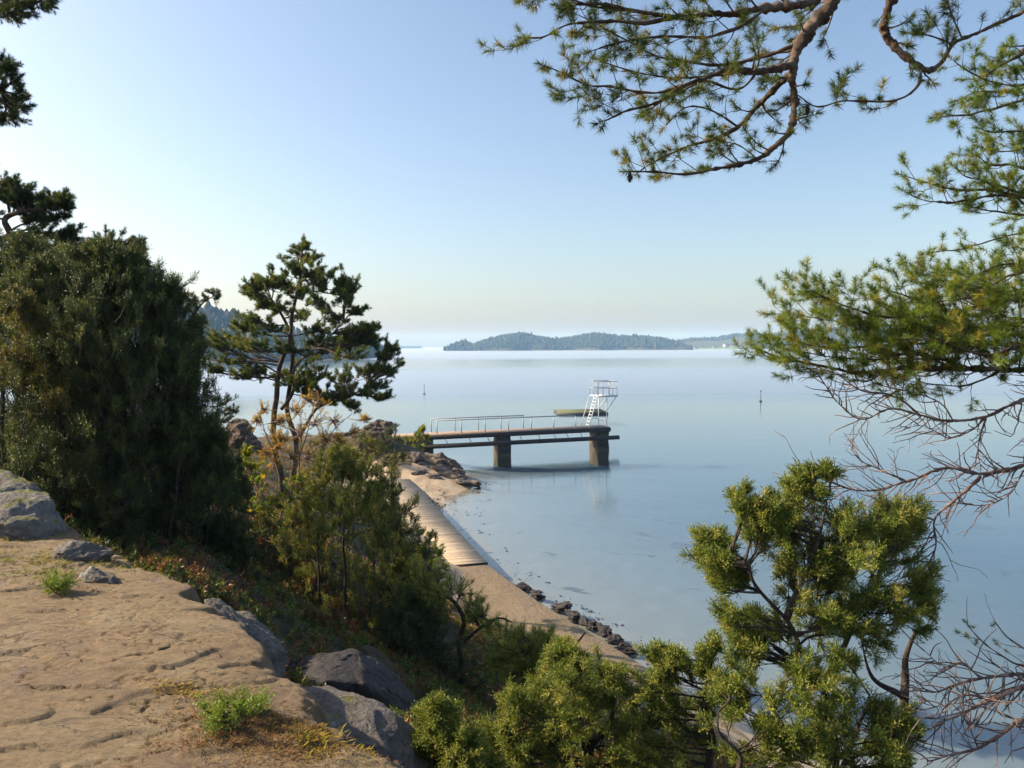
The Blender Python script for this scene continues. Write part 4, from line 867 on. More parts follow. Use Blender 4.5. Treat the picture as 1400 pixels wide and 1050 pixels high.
# the dense bough at mid height
bough(rp_, 'bough', [
    ([w_(4.4, 5.5, 8.5), (1450, 500, 5.0), z8(737, 508, 4.95), z8(600, 505, 4.9), z8(450, 505, 4.85), z8(330, 515, 4.8), z8(200, 495, 4.75), z8(120, 478, 4.7), z8(80, 462, 4.7)], .030, .004),
    ([w_(4.45, 5.45, 9.2), z8(770, 380, 5.2), z8(650, 420, 5.1), z8(500, 440, 5.0), z8(360, 450, 4.95), z8(230, 450, 4.9), z8(130, 430, 4.9)], .018, .0035),
    ([w_(4.45, 5.4, 9.5), z8(770, 310, 5.1), z8(640, 345, 5.0), z8(520, 370, 4.9), z8(400, 375, 4.85), z8(280, 345, 4.8), z8(200, 305, 4.8)], .015, .0035),
    ([w_(4.45, 5.4, 9.5), z8(770, 330, 5.3), z8(660, 320, 5.3), z8(560, 300, 5.3), z8(450, 285, 5.3)], .012, .0035),
    ([z8(650, 420, 5.1), z8(520, 400, 5.2), z8(380, 395, 5.2), z8(260, 385, 5.2), z8(160, 370, 5.2)], .010, .003),
    ([z8(600, 505, 4.9), z8(480, 470, 4.8), z8(360, 480, 4.7), z8(250, 475, 4.7), z8(150, 455, 4.65)], .010, .003),
    ([z8(700, 500, 4.95), z8(600, 460, 5.2), z8(460, 480, 5.3), z8(330, 470, 5.3), z8(240, 430, 5.3)], .010, .003),
    ([z8(737, 470, 5.0), z8(620, 540, 5.0), z8(520, 545, 5.0), z8(430, 530, 5.0)], .008, .003)],
    307, twigs=21, tl=(.16, .42), lvl=2, kids=11, up=1.5, t0=.06, tuft=1.15, dens=1.0)
bough(rp_, 'bough', [
    ([w_(4.45, 5.45, 9.0), z8(770, 440, 4.7), z8(650, 470, 4.6), z8(540, 440, 4.6), z8(420, 430, 4.6)], .012, .003),
    ([w_(4.45, 5.45, 9.8), z8(770, 250, 5.0), z8(680, 280, 4.9), z8(580, 330, 4.9), z8(480, 330, 4.9), z8(400, 310, 4.9)], .011, .003)],
    308, twigs=17, tl=(.18, .45), lvl=2, kids=9, up=1.3, t0=.06, tuft=1.15, dens=1.0)
# bare lower limbs
DB = dict(dead=True, mat_='grey_bark')
bough(rp_, 'dead_limb', [
    ([w_(4.42, 5.5, 8.05), (1440, 540, 4.9), z8(737, 585, 4.9), z8(640, 625, 4.85), z8(560, 635, 4.8), z8(480, 625, 4.8), z8(400, 605, 4.8), z8(330, 630, 4.75), z8(270, 590, 4.75), z8(215, 515, 4.7)], .013, .003),
    ([z8(640, 625, 4.85), z8(600, 665, 4.8), z8(545, 680, 4.8), z8(490, 650, 4.8), z8(440, 655, 4.8)], .006, .002),
    ([z8(480, 625, 4.8), z8(400, 570, 4.8), z8(330, 560, 4.8), z8(270, 520, 4.8), z8(230, 510, 4.8)], .006, .0025),
    ([z8(640, 625, 4.85), z8(620, 700, 4.85), z8(625, 760, 4.85)], .006, .002),
    ([z8(560, 635, 4.8), z8(520, 585, 4.9), z8(440, 560, 4.9), z8(350, 540, 4.9)], .005, .002)],
    311, twigs=30, tl=(.14, .40), lvl=2, kids=9, up=.5, t0=.2, fwd=1.0, **DB)
bough(rp_, 'dead_limb', [
    ([w_(4.42, 5.55, 7.7), (1450, 625, 4.8), z8(737, 748, 4.8), z8(640, 770, 4.75), z8(540, 755, 4.7), z8(440, 790, 4.65), z8(330, 812, 4.6), z8(250, 790, 4.6), z8(190, 768, 4.6)], .019, .003),
    ([z8(625, 775, 4.75), z8(560, 840, 4.7), z8(512, 888, 4.7), z8(515, 955, 4.7), z8(480, 1020, 4.7)], .012, .003),
    ([z8(512, 888, 4.7), z8(450, 872, 4.7), z8(380, 900, 4.7), z8(300, 880, 4.7), z8(220, 850, 4.7)], .006, .002),
    ([z8(440, 790, 4.65), z8(380, 760, 4.6), z8(330, 740, 4.6), z8(300, 705, 4.6)], .005, .002),
    ([z8(515, 930, 4.7), z8(440, 940, 4.7), z8(360, 930, 4.7), z8(260, 900, 4.7)], .006, .002),
    ([z8(500, 990, 4.7), z8(420, 990, 4.7), z8(350, 960, 4.7)], .005, .002),
    ([z8(737, 760, 4.8), z8(690, 830, 4.75), z8(610, 850, 4.7), z8(550, 840, 4.7)], .005, .002)],
    312, twigs=34, tl=(.14, .42), lvl=3, kids=6, up=.3, t0=.2, fwd=1.1, **DB)
bough(rp_, 'dead_limb', [
    ([w_(4.45, 5.6, 6.9), (1440, 925, 4.4), z6(1400, 730, 4.3), z6(1250, 742, 4.2), z6(1160, 770, 4.2), z6(1090, 790, 4.2), z6(1020, 778, 4.2)], .016, .003),
    ([w_(4.45, 5.6, 6.8), (1450, 930, 4.2), z6(1400, 772, 4.1), z6(1290, 815, 4.1), z6(1200, 860, 4.1), z6(1110, 905, 4.1), z6(1040, 935, 4.1)], .017, .004),
    ([w_(4.47, 5.6, 6.7), (1450, 990, 4.2), z6(1400, 892, 4.0), z6(1320, 940, 4.0), z6(1240, 985, 4.0), z6(1150, 1005, 4.0), z6(1070, 1025, 4.0)], .017, .004),
    ([z6(1250, 742, 4.2), z6(1190, 690, 4.25), z6(1120, 700, 4.25), z6(1050, 640, 4.25)], .006, .002),
    ([z6(1290, 815, 4.1), z6(1200, 800, 4.0), z6(1120, 840, 4.0), z6(1050, 830, 4.0)], .007, .002),
    ([z6(1240, 985, 4.0), z6(1220, 920, 3.95), z6(1215, 870, 3.95)], .005, .002)],
    313, twigs=36, tl=(.16, .42), lvl=3, kids=6, up=.2, t0=.15, fwd=1.0, **DB)
bough(rp_, 'bough', [
    ([w_(4.45, 5.6, 7.1), (1440, 900, 4.5), z6(1390, 700, 4.5), z6(1300, 650, 4.5), z6(1240, 600, 4.5), z6(1205, 560, 4.5)], .010, .003),
    ([z6(1400, 640, 4.5), z6(1340, 600, 4.5), z6(1300, 550, 4.5)], .006, .003)], 314, twigs=6, tl=(.14, .30), lvl=2, kids=4, up=1.0, t0=.15, mat_='grey_bark', tuft=.7, dens=.6, pal='juniper_gold')
# cones hanging from the boughs
for px, py, D in ((861, 241, 3.8), (1104, 150, 4.0), (893, 230, 4.28)):
    g = Geo(); c = at(px, py, D); rngc = np.random.default_rng(int(px))
    for k in range(34):
        f = k / 34; a_ = k * 2.4; rr_ = .011 * math.sin(math.pi * min(1, f * .85 + .15)) ** .7; q = c + np.array([rr_ * math.cos(a_) * .4, rr_ * math.sin(a_) * .4, .018 - .042 * f])
        tip = q + np.array([math.cos(a_) * rr_ * .95, math.sin(a_) * rr_ * .95, -.007]); s = np.array([-math.sin(a_), math.cos(a_), 0]) * .006
        g.add([q - s, q + s, tip + s * .7, tip - s * .7], quads=[(0, 1, 2, 3)]); g.add([q - s - [0, 0, .004], q + s - [0, 0, .004], tip], tris=[(0, 1, 2)])
    g.tube([c + [0, 0, .03], c + [0, 0, .02], c + [0, 0, -.02]], [.002, .006, .003], 6)
    o = g.build('cone', M['pine_bark'], rp_, origin=rb)

# ---------------- junipers in the foreground
J6 = lambda L: [(840 + x * .4, 630 + y * .4, r * .4) for x, y, r in L]
J5 = lambda L, dy=0: [(420 + x * .4097, 620 + y * .4097 + dy, r * .4097) for x, y, r in L]
def T6(*p): return [(840 + x * .4, 630 + y * .4, d) for x, y, d in p]
def T5(*p): return [(420 + x * .4097, 620 + y * .4097, d) for x, y, d in p]
FJ = 'green junipers in front of the water'
JK = dict(tp='juniper', pal='juniper', depth=.9, plume=.7, shell=.8, scale=.72, limb=.42)
plant('juniper', 'tall sunlit juniper with twisted trunks standing before the water by the bare pine limbs', 'juniper', 4.5,
    [T6((740, 1060, 0), (745, 950, 0), (725, 850, 0), (735, 740, .05), (790, 600, .1), (850, 480, .1), (880, 380, .1)),
     T6((735, 960, 0), (640, 800, -.05), (620, 740, -.1), (648, 650, -.1), (600, 560, -.1), (540, 500, -.1), (470, 420, -.15), (445, 350, -.15), (380, 305, -.15), (325, 292, -.15)),
     T6((985, 1060, .2), (985, 900, .2), (1000, 760, .2), (1005, 680, .2), (1040, 590, .2), (1060, 530, .2)),
     T6((590, 545, -.1), (640, 400, -.1), (700, 250, -.1), (730, 120, -.1)), T6((985, 800, .2), (880, 740, .1), (830, 600, .1))],
    J6([(445, 160, 34), (480, 215, 50), (425, 140, 22), (355, 300, 36), (330, 320, 30), (395, 350, 40), (430, 420, 42), (385, 440, 28), (560, 200, 50), (690, 70, 34), (735, 55, 20), (650, 120, 36), (600, 250, 60), (640, 200, 60), (760, 250, 80), (650, 330, 70), (600, 420, 55), (700, 400, 60),
        (800, 300, 85), (860, 360, 85), (960, 180, 50), (990, 230, 40), (950, 280, 60), (900, 420, 85), (1000, 430, 60), (1050, 480, 40), (1080, 500, 26), (740, 450, 80), (660, 520, 60), (800, 540, 70), (900, 520, 85), (980, 560, 50), (860, 620, 60),
        (720, 600, 60), (440, 600, 55), (400, 570, 36), (500, 640, 50), (430, 660, 45), (430, 540, 30), (560, 600, 40), (540, 210, 40), (530, 300, 40)]), nb=8, ns=14, rs=.95, fill=.9, jit=.32, spr=0, lead=2, seed=1, tr=(.046, .005), group=FJ, up=.35, **JK)
plant('juniper', 'broad low juniper mass under the tall twisted juniper at the bottom of the photo', 'juniper', 4.2,
    [T6((560, 1080, 0), (600, 960, 0), (560, 880, 0), (540, 800, 0)), T6((420, 1080, -.1), (440, 1010, -.1), (360, 930, -.1), (350, 860, -.1)), T6((760, 1080, 0), (840, 900, 0), (870, 800, 0))],
    J6([(800, 700, 60), (700, 780, 80), (640, 740, 50), (560, 820, 85), (470, 800, 70), (430, 850, 70), (620, 920, 85), (500, 930, 85), (740, 900, 80), (850, 880, 80), (900, 960, 80), (760, 980, 85), (960, 930, 60), (600, 1020, 80), (470, 1020, 80), (700, 1050, 80), (860, 1040, 80), (960, 1030, 60), (400, 780, 45), (380, 900, 50)]),
    nb=8, ns=13, rs=.88, fill=.45, jit=.3, spr=0, lead=1, seed=2, tr=(.034, .005), group=FJ, up=.4, **JK)
plant('juniper', 'sunlit juniper bush with a pointed upright tip left of the tall twisted juniper', 'juniper', 4.7,
    [T6((330, 1080, 0), (340, 960, 0), (300, 850, 0), (320, 700, 0), (330, 640, 0))],
    J6([(330, 640, 24), (325, 680, 36), (290, 720, 45), (340, 740, 50), (240, 750, 55), (180, 720, 50), (160, 690, 30), (130, 790, 50), (200, 830, 70), (280, 830, 75), (330, 880, 70), (150, 880, 60), (100, 850, 40), (230, 930, 75), (320, 980, 80), (150, 980, 70), (90, 950, 50), (240, 1030, 75), (60, 1030, 50), (350, 800, 40), (210, 690, 30)]),
    nb=6, ns=13, rs=.88, fill=.45, jit=.3, spr=0, lead=1, seed=3, tr=(.034, .005), group=FJ, up=.5, **JK)
plant('juniper', 'wide yellow green juniper at the bottom middle with a dark forked trunk', 'juniper', 5.0,
    [T5((940, 1080, 0), (930, 960, 0), (950, 860, 0), (900, 760, 0), (880, 700, 0)), T5((930, 960, 0), (800, 920, 0), (700, 880, 0)), T5((940, 1000, 0), (1010, 900, 0), (1010, 740, 0))],
    J5([(700, 860, 65), (690, 820, 40), (770, 810, 65), (830, 720, 50), (850, 660, 36), (860, 640, 24), (880, 740, 60), (960, 760, 70), (1000, 710, 45), (1020, 750, 40), (810, 900, 80), (700, 960, 80), (640, 920, 50), (900, 900, 85), (1000, 880, 75), (860, 990, 90), (1000, 1000, 90), (760, 1030, 80), (1090, 970, 70), (1120, 1030, 60), (640, 1010, 60), (940, 820, 60), (1050, 930, 50), (890, 690, 40)], 16),
    nb=22, ns=8, seed=4, tr=(.042, .005), group=FJ, up=.45, **JK)
plant('juniper', 'small bright juniper with two upright tufts by the flat speckled slab', 'juniper', 4.6,
    [T5((430, 1090, 0), (430, 980, 0), (435, 880, 0)), T5((300, 1090, 0), (310, 1010, 0))],
    J5([(435, 868, 24), (422, 895, 30), (455, 905, 30), (440, 950, 40), (480, 985, 40), (395, 985, 34), (300, 1010, 40), (235, 1030, 36), (345, 1035, 45), (430, 1030, 50), (268, 1000, 24), (520, 1040, 44), (585, 1045, 40), (175, 1050, 30), (540, 1000, 30)]),
    nb=22, ns=8, seed=5, tr=(.03, .010), group=FJ, up=.6, **JK)

# ---------------- middle slope
MJ = 'junipers and shrubs on the slope above the path'
plant('juniper', 'gnarled juniper with a bare crooked trunk leaning left below the pine seedling', 'juniper', 10.5,
    [[(632, 905), (628, 880), (634, 850), (622, 825), (600, 810)], [(632, 880), (660, 855), (680, 845), (700, 850)]],
    J5([(400, 440, 34), (440, 430, 36), (480, 440, 40), (380, 470, 26), (520, 470, 36), (550, 500, 34), (580, 540, 30), (600, 580, 30), (560, 550, 26), (450, 480, 30), (420, 490, 26)]),
    'juniper_mid', 'juniper', nb=16, ns=6, plume=.6, shell=.7, seed=6, tr=(.05, .02), group=MJ, scale=.62, up=.3)
plant('juniper', 'spreading olive green juniper partly covering the concrete path', 'juniper', 8.5,
    [[(770, 950), (765, 910), (740, 880), (710, 870)], [(765, 915), (790, 880), (800, 865)]],
    J5([(660, 620, 36), (700, 600, 44), (760, 590, 44), (800, 590, 30), (720, 650, 50), (790, 640, 50), (840, 650, 36), (680, 680, 50), (760, 700, 56), (830, 720, 46), (640, 650, 30), (870, 640, 24), (720, 740, 50)], 20),
    'juniper_mid', 'juniper', nb=22, ns=7, plume=.6, shell=.7, seed=7, tr=(.04, .015), fill=.5, group=MJ, scale=.62, up=.35)
plant('juniper', 'dim green juniper in shade behind the crooked trunk', 'juniper', 10.5,
    [[(560, 890), (560, 850), (556, 820)], [(600, 900), (600, 850)]],
    J5([(320, 530, 50), (290, 580, 50), (350, 590, 60), (390, 540, 46), (340, 500, 30), (420, 580, 50), (300, 640, 50), (440, 640, 50), (370, 650, 50), (260, 540, 36)]),
    'juniper_mid', 'juniper_dark', nb=22, ns=7, plume=.6, shell=.7, seed=8, tr=(.03, .012), fill=.6, group=MJ, scale=.7, up=.4)
plant('pine_seedling', 'small blue green pine seedling standing alone against the boardwalk end', 'pine seedling', 21.0,
    [[(585, 815), (586, 780), (588, 735)]], [(588, 735, 7), (580, 748, 9), (596, 748, 9), (572, 760, 10), (600, 760, 10), (587, 758, 10), (565, 775, 11), (588, 775, 12), (604, 776, 10), (575, 790, 12), (598, 792, 11), (560, 790, 8)],
    'pine_mid', 'pine', nb=8, ns=4, seed=9, bark='pine_bark', tr=(.03, .01), up=.8, scale=1.2, leaf='pine')
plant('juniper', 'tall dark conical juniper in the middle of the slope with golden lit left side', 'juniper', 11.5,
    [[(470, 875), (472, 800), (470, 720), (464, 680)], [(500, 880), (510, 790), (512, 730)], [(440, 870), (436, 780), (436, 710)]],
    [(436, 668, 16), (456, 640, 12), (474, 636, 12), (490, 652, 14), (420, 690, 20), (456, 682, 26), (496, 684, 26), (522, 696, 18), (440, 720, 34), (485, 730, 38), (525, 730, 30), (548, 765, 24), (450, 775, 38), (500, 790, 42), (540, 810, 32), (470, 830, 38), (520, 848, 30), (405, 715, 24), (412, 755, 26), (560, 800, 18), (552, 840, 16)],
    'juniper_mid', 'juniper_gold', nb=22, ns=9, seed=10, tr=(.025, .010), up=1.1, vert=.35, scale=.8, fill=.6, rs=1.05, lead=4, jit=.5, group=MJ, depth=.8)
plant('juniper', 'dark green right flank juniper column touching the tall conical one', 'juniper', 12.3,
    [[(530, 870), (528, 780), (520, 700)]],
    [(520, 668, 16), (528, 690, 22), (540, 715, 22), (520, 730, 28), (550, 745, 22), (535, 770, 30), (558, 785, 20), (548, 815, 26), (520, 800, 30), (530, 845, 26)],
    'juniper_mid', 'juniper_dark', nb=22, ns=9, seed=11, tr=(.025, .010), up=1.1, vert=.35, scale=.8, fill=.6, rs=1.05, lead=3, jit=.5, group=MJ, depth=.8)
plant('young_pine', 'little dark pine poking its tufts out over the boardwalk beside the junipers', 'pine tree', 24.0,
    [[(505, 780), (508, 720), (520, 680), (532, 660)], [(512, 715), (535, 700), (555, 697)]],
    [(535, 655, 8), (520, 662, 9), (548, 672, 9), (530, 675, 12), (512, 680, 12), (545, 690, 9), (558, 698, 6), (525, 697, 10), (545, 708, 6), (505, 665, 8)],
    'pine_mid', 'pine_dark', nb=10, ns=4, seed=12, bark='pine_bark', tr=(.06, .015), up=.7, scale=1.15, leaf='pine')
plant('juniper', 'rounded dark juniper bush at the upper edge of the concrete path below the seedling', 'juniper', 19.5,
    [[(570, 860), (572, 825), (575, 800)], [(610, 870), (612, 835)]],
    [(565, 800, 14), (580, 795, 14), (595, 805, 14), (575, 820, 16), (605, 820, 15), (560, 830, 14), (620, 838, 13), (590, 840, 16), (550, 815, 12), (632, 850, 10)],
    'juniper_mid', 'juniper_dark', nb=16, ns=7, seed=19, tr=(.04, .015), up=.6, scale=1.0, fill=.6, group=MJ)
plant('juniper', 'low dark juniper spilling onto the shaded side of the concrete path', 'juniper', 16.5,
    [[(640, 900), (645, 870), (650, 850)], [(680, 905), (690, 875)]],
    [(640, 850, 16), (655, 845, 14), (670, 860, 16), (690, 868, 15), (650, 872, 18), (680, 885, 16), (625, 862, 14), (705, 882, 12), (660, 895, 16)],
    'juniper_mid', 'juniper_dark', nb=16, ns=7, seed=31, tr=(.04, .015), up=.6, scale=.95, fill=.6, group=MJ)
# the two-stemmed pine against the water
PM = [(415, 340, 8), (408, 352, 11), (424, 356, 11), (400, 370, 15), (425, 373, 17), (436, 385, 12), (384, 392, 15), (362, 385, 12), (350, 395, 9), (412, 398, 19), (445, 396, 15), (470, 385, 10), (476, 395, 11), (440, 418, 21), (474, 412, 13), (385, 422, 17), (362, 420, 13), (345, 400, 8), (410, 432, 19), (462, 438, 17), (484, 428, 8), (435, 452, 19),
      (350, 440, 15), (338, 450, 11), (372, 453, 18), (322, 465, 18), (345, 474, 19), (300, 472, 13), (292, 462, 8), (400, 478, 20), (440, 482, 21), (474, 458, 13), (492, 468, 14), (468, 488, 20), (505, 452, 8), (508, 468, 9), (310, 495, 16), (352, 508, 17), (330, 514, 12), (292, 508, 9), (390, 512, 14), (430, 512, 19), (468, 518, 20), (503, 508, 20), (524, 488, 14), (532, 478, 9), (530, 508, 11),
      (500, 538, 16), (522, 545, 7), (470, 543, 14), (450, 548, 11), (415, 535, 10), (480, 555, 8), (512, 528, 12)]
plant('pine_tree', 'two stemmed pine with layered dark crown rising against the open water', 'pine tree', 22.0,
    [[(380, 700, 0), (386, 660, 0), (374, 600, 0), (378, 540, 0), (383, 500, 0), (395, 470, 0), (400, 430, .2), (410, 380, .2), (414, 345, .2)],
     [(396, 690, .3), (402, 640, .3), (404, 600, .3), (392, 560, .3), (397, 520, .3), (399, 470, .3), (390, 440, .3), (372, 410, .3)], [(384, 560, .1), (400, 535, .1), (404, 500, -.1), (440, 470, -.2), (470, 440, -.2)], [(404, 610, .3), (432, 560, .4), (470, 545, .4), (500, 530, .4)]],
    PM, 'pine_far', 'pine_mid', nb=14, ns=8, spr=.35, jit=.5, flat=.45, lead=2, seed=13, bark='pine_bark', tr=(.11, .035), up=.75, scale=1.0, leaf='pine', limb=.26, fill=.35, rs=1.08, depth=1.3)
plant('rowan', 'thin rowan bush with yellow and orange autumn leaves in front of the pine trunks', 'rowan', 15.0,
    [[(395, 730), (400, 660), (420, 590), (432, 545)], [(405, 720), (430, 640), (455, 590), (480, 565)], [(385, 725), (380, 640), (362, 590), (352, 562)], [(400, 690), (410, 640), (412, 560)]],
    [(420, 545, 14), (438, 552, 15), (405, 560, 14), (430, 575, 18), (455, 575, 13), (410, 590, 16), (445, 600, 18), (385, 575, 10), (360, 560, 9), (350, 575, 8), (372, 595, 10), (425, 620, 18), (400, 625, 15), (465, 605, 13), (365, 620, 9), (470, 620, 13), (440, 640, 16), (380, 610, 10), (485, 590, 8), (375, 630, 12), (385, 600, 12), (500, 572, 5), (415, 650, 14)],
    'rowan', 'rowan', nb=24, ns=4, seed=14, bark='grey_bark', tr=(.018, .006), up=.1, scale=.68, leaf='leaf', limb=.5)
plant('shrub', 'leafy green and yellow shrub at the foot of the pine with russet tips', 'shrub', 13.0,
    [[(350, 740), (345, 690), (338, 640)], [(370, 745), (385, 700), (400, 660)], [(400, 750), (420, 690)]],
    [(335, 620, 10), (342, 640, 14), (330, 655, 14), (350, 665, 18), (325, 685, 14), (345, 700, 18), (370, 690, 18), (390, 680, 18), (410, 665, 16), (370, 725, 20), (340, 735, 18), (400, 720, 20), (425, 690, 16), (355, 750, 18), (390, 755, 20), (320, 705, 12), (425, 745, 18)],
    'leafy', 'leaf_green', nb=20, ns=5, seed=15, bark='grey_bark', tr=(.02, .008), up=.5, scale=.75, leaf='leaf', group=MJ)
plant('shrub', 'tangled olive shrub between the rowan and the sand with pale twigs', 'shrub', 20.0,
    [[(480, 680), (478, 640), (470, 620)], [(510, 670), (515, 630)], [(450, 680), (452, 630)]],
    [(430, 640, 16), (455, 625, 16), (480, 615, 15), (470, 640, 18), (500, 625, 14), (520, 615, 12), (535, 628, 12), (550, 625, 9), (515, 640, 14), (490, 655, 14), (540, 640, 10), (455, 650, 16), (465, 605, 11), (500, 600, 10), (440, 610, 10), (480, 672, 14)],
    'juniper_mid', 'juniper_gold', nb=14, ns=5, seed=16, bark='grey_bark', tr=(.03, .012), up=.5, scale=.95, group=MJ)
plant('shrub', 'low russet and green shrub growing over the landward end of the pier', 'shrub', 58.5,
    [[(560, 625), (562, 605)], [(575, 625), (574, 600)], [(540, 630), (540, 612)]],
    [(545, 612, 7), (556, 606, 7), (566, 601, 7), (575, 596, 5), (562, 615, 8), (552, 622, 8), (574, 610, 7), (582, 602, 4), (535, 618, 7), (570, 620, 6), (540, 605, 6), (528, 612, 6), (577, 590, 3)],
    'leafy', 'juniper_gold', nb=14, ns=5, seed=17, bark='grey_bark', tr=(.05, .02), up=.7, scale=2.7, leaf='leaf')
plant('shrub', 'small dark shrub leaning against the mossy brown domed rock', 'shrub', 51.0,
    [[(540, 605), (538, 590)], [(520, 612), (518, 600)]], [(535, 590, 5), (540, 584, 4), (530, 598, 7), (518, 602, 7), (505, 604, 7), (540, 600, 7), (497, 598, 5)],
    'juniper_mid', 'juniper_dark', nb=14, ns=5, seed=18, tr=(.05, .02), up=.8, scale=1.7)

LB = 'low bushes in the shaded hollow'
for k, (D, lab, pal, cl_) in enumerate([
    (10.5, 'dark low bilberry bush in the hollow right of the mossy boulders', 'heath', [(230, 770, 26), (260, 785, 24), (290, 800, 24), (240, 800, 22), (320, 805, 20), (200, 765, 20)]),
    (9.5, 'olive low bush in the hollow above the bluish slab', 'juniper_dark', [(330, 820, 24), (360, 830, 24), (390, 835, 22), (350, 800, 20), (300, 820, 18)]),
    (9.0, 'dry russet bush just above the large dark boulder', 'russet', [(410, 862, 20), (430, 850, 18), (400, 885, 16), (450, 868, 16), (385, 870, 14)]),
    (10.0, 'dark green low bush behind the pale ridge of the dark boulder', 'juniper_dark', [(560, 885, 26), (600, 900, 28), (540, 865, 22), (630, 915, 26), (585, 930, 26), (650, 940, 26), (610, 950, 24)]),
    (12.5, 'dark low juniper bush at the foot of the tall conical juniper', 'juniper_dark', [(420, 815, 24), (440, 850, 24), (400, 790, 22), (380, 800, 20), (470, 870, 22), (500, 885, 22)])]):
    plant('low_bush', lab, 'bush', D, [[(cl_[0][0], cl_[0][1] + 25), (cl_[0][0] + 3, cl_[0][1] - 5)], [(cl_[1][0], cl_[1][1] + 25), (cl_[1][0] - 3, cl_[1][1])]], cl_,
        'heather' if pal != 'russet' else 'leafy', pal, nb=18, ns=7, seed=90 + k, tr=(.015, .006), up=.7, scale=.7, fill=.6, rs=1.15, jit=.5, group=LB, leaf='juniper')

# ---------------- left mass
LJ = 'dark evergreens on the left'
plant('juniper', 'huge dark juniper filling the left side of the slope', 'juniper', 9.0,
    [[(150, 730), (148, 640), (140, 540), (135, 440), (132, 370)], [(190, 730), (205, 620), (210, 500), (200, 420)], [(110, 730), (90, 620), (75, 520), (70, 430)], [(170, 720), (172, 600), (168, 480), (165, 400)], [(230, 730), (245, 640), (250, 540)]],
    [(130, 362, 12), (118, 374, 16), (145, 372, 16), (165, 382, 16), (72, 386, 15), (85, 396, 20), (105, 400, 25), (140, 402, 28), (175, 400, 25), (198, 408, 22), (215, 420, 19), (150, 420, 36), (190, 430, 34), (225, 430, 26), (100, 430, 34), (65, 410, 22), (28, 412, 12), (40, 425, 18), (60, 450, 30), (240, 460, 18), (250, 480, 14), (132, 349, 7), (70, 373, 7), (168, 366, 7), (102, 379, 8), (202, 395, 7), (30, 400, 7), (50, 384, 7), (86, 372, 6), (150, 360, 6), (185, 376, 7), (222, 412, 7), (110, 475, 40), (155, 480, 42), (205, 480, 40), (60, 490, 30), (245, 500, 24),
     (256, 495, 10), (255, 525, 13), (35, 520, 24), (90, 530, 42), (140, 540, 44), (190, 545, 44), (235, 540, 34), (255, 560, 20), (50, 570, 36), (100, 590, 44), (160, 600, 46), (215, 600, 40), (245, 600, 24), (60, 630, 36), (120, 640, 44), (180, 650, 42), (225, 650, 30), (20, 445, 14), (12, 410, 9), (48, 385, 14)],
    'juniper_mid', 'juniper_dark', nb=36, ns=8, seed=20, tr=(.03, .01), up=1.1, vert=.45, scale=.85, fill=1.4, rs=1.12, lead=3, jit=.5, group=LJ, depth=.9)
plant('juniper', 'juniper coloured sunlit gold at the left border in front of the huge dark one', 'juniper', 8.2,
    [[(20, 700), (30, 600), (45, 520), (55, 450)], [(0, 700), (-10, 560), (10, 450)]],
    [(20, 410, 10), (28, 420, 13), (45, 430, 14), (55, 445, 16), (30, 455, 16), (65, 462, 16), (45, 475, 18), (25, 485, 14), (60, 495, 18), (35, 510, 16), (15, 508, 11), (75, 520, 16), (85, 470, 12), (90, 490, 12), (80, 545, 14)],
    'juniper_mid', 'juniper_sunlit', nb=14, ns=8, seed=21, tr=(.008, .004), up=.8, vert=.5, scale=.7, fill=.6, rs=1.15, group=LJ)
plant('juniper', 'black green evergreen at the left border behind the golden sprays', 'juniper', 10.5,
    [[(10, 720), (5, 600), (5, 480), (10, 380)], [(-60, 720), (-50, 560), (-40, 420)], [(110, 720), (115, 600), (110, 520)], [(190, 720), (185, 620), (180, 560)]],
    [(60, 470, 44), (110, 500, 46), (160, 520, 46), (200, 540, 42), (80, 560, 46), (140, 590, 46), (200, 610, 42), (235, 600, 28), (60, 630, 46), (110, 540, 46), (170, 570, 44), (5, 360, 26), (-30, 370, 30), (25, 375, 26), (-10, 410, 40), (40, 395, 24), (-60, 430, 44), (0, 460, 44), (-50, 500, 46), (10, 520, 46), (-40, 570, 46), (15, 590, 44), (-30, 640, 46), (20, 650, 40), (50, 360, 20), (30, 345, 16), (-60, 640, 40)],
    'juniper_mid', 'juniper_dark', nb=34, ns=7, seed=22, tr=(.035, .012), up=1.0, vert=.6, scale=.95, fill=.6, rs=1.15, group=LJ)
plant('juniper', 'low dark juniper bush at the right foot of the huge one', 'juniper', 9.6,
    [[(280, 780), (285, 700), (288, 620)], [(240, 780), (240, 700), (250, 640)], [(310, 780), (312, 680)]],
    [(288, 590, 16), (275, 610, 20), (300, 615, 18), (255, 635, 26), (285, 645, 28), (312, 640, 18), (235, 670, 28), (270, 680, 32), (305, 680, 26), (325, 670, 14), (245, 715, 30), (285, 720, 30), (318, 720, 22), (210, 700, 26), (220, 740, 26), (265, 755, 28), (305, 755, 26), (335, 750, 16), (190, 725, 22)],
    'juniper_mid', 'juniper_dark', nb=30, ns=7, seed=23, tr=(.025, .010), up=.9, vert=.4, scale=.75, fill=.8, rs=1.15, group=LJ)
plant('juniper', 'shadowy low evergreen shrub behind the mossy boulders at the left', 'juniper', 8.6,
    [[(100, 760), (95, 690)], [(40, 740), (35, 660)], [(160, 770), (165, 700)]],
    [(30, 640, 24), (60, 660, 30), (95, 650, 30), (130, 670, 32), (165, 670, 30), (80, 695, 28), (120, 710, 28), (160, 715, 28), (30, 670, 20), (195, 690, 24), (185, 740, 20), (150, 745, 18)],
    'juniper_mid', 'juniper_dark', nb=26, ns=7, seed=24, tr=(.02, .01), up=.8, scale=.72, fill=.6, rs=1.15, group=LJ)
LP_ = 'pines rising behind the junipers on the left'
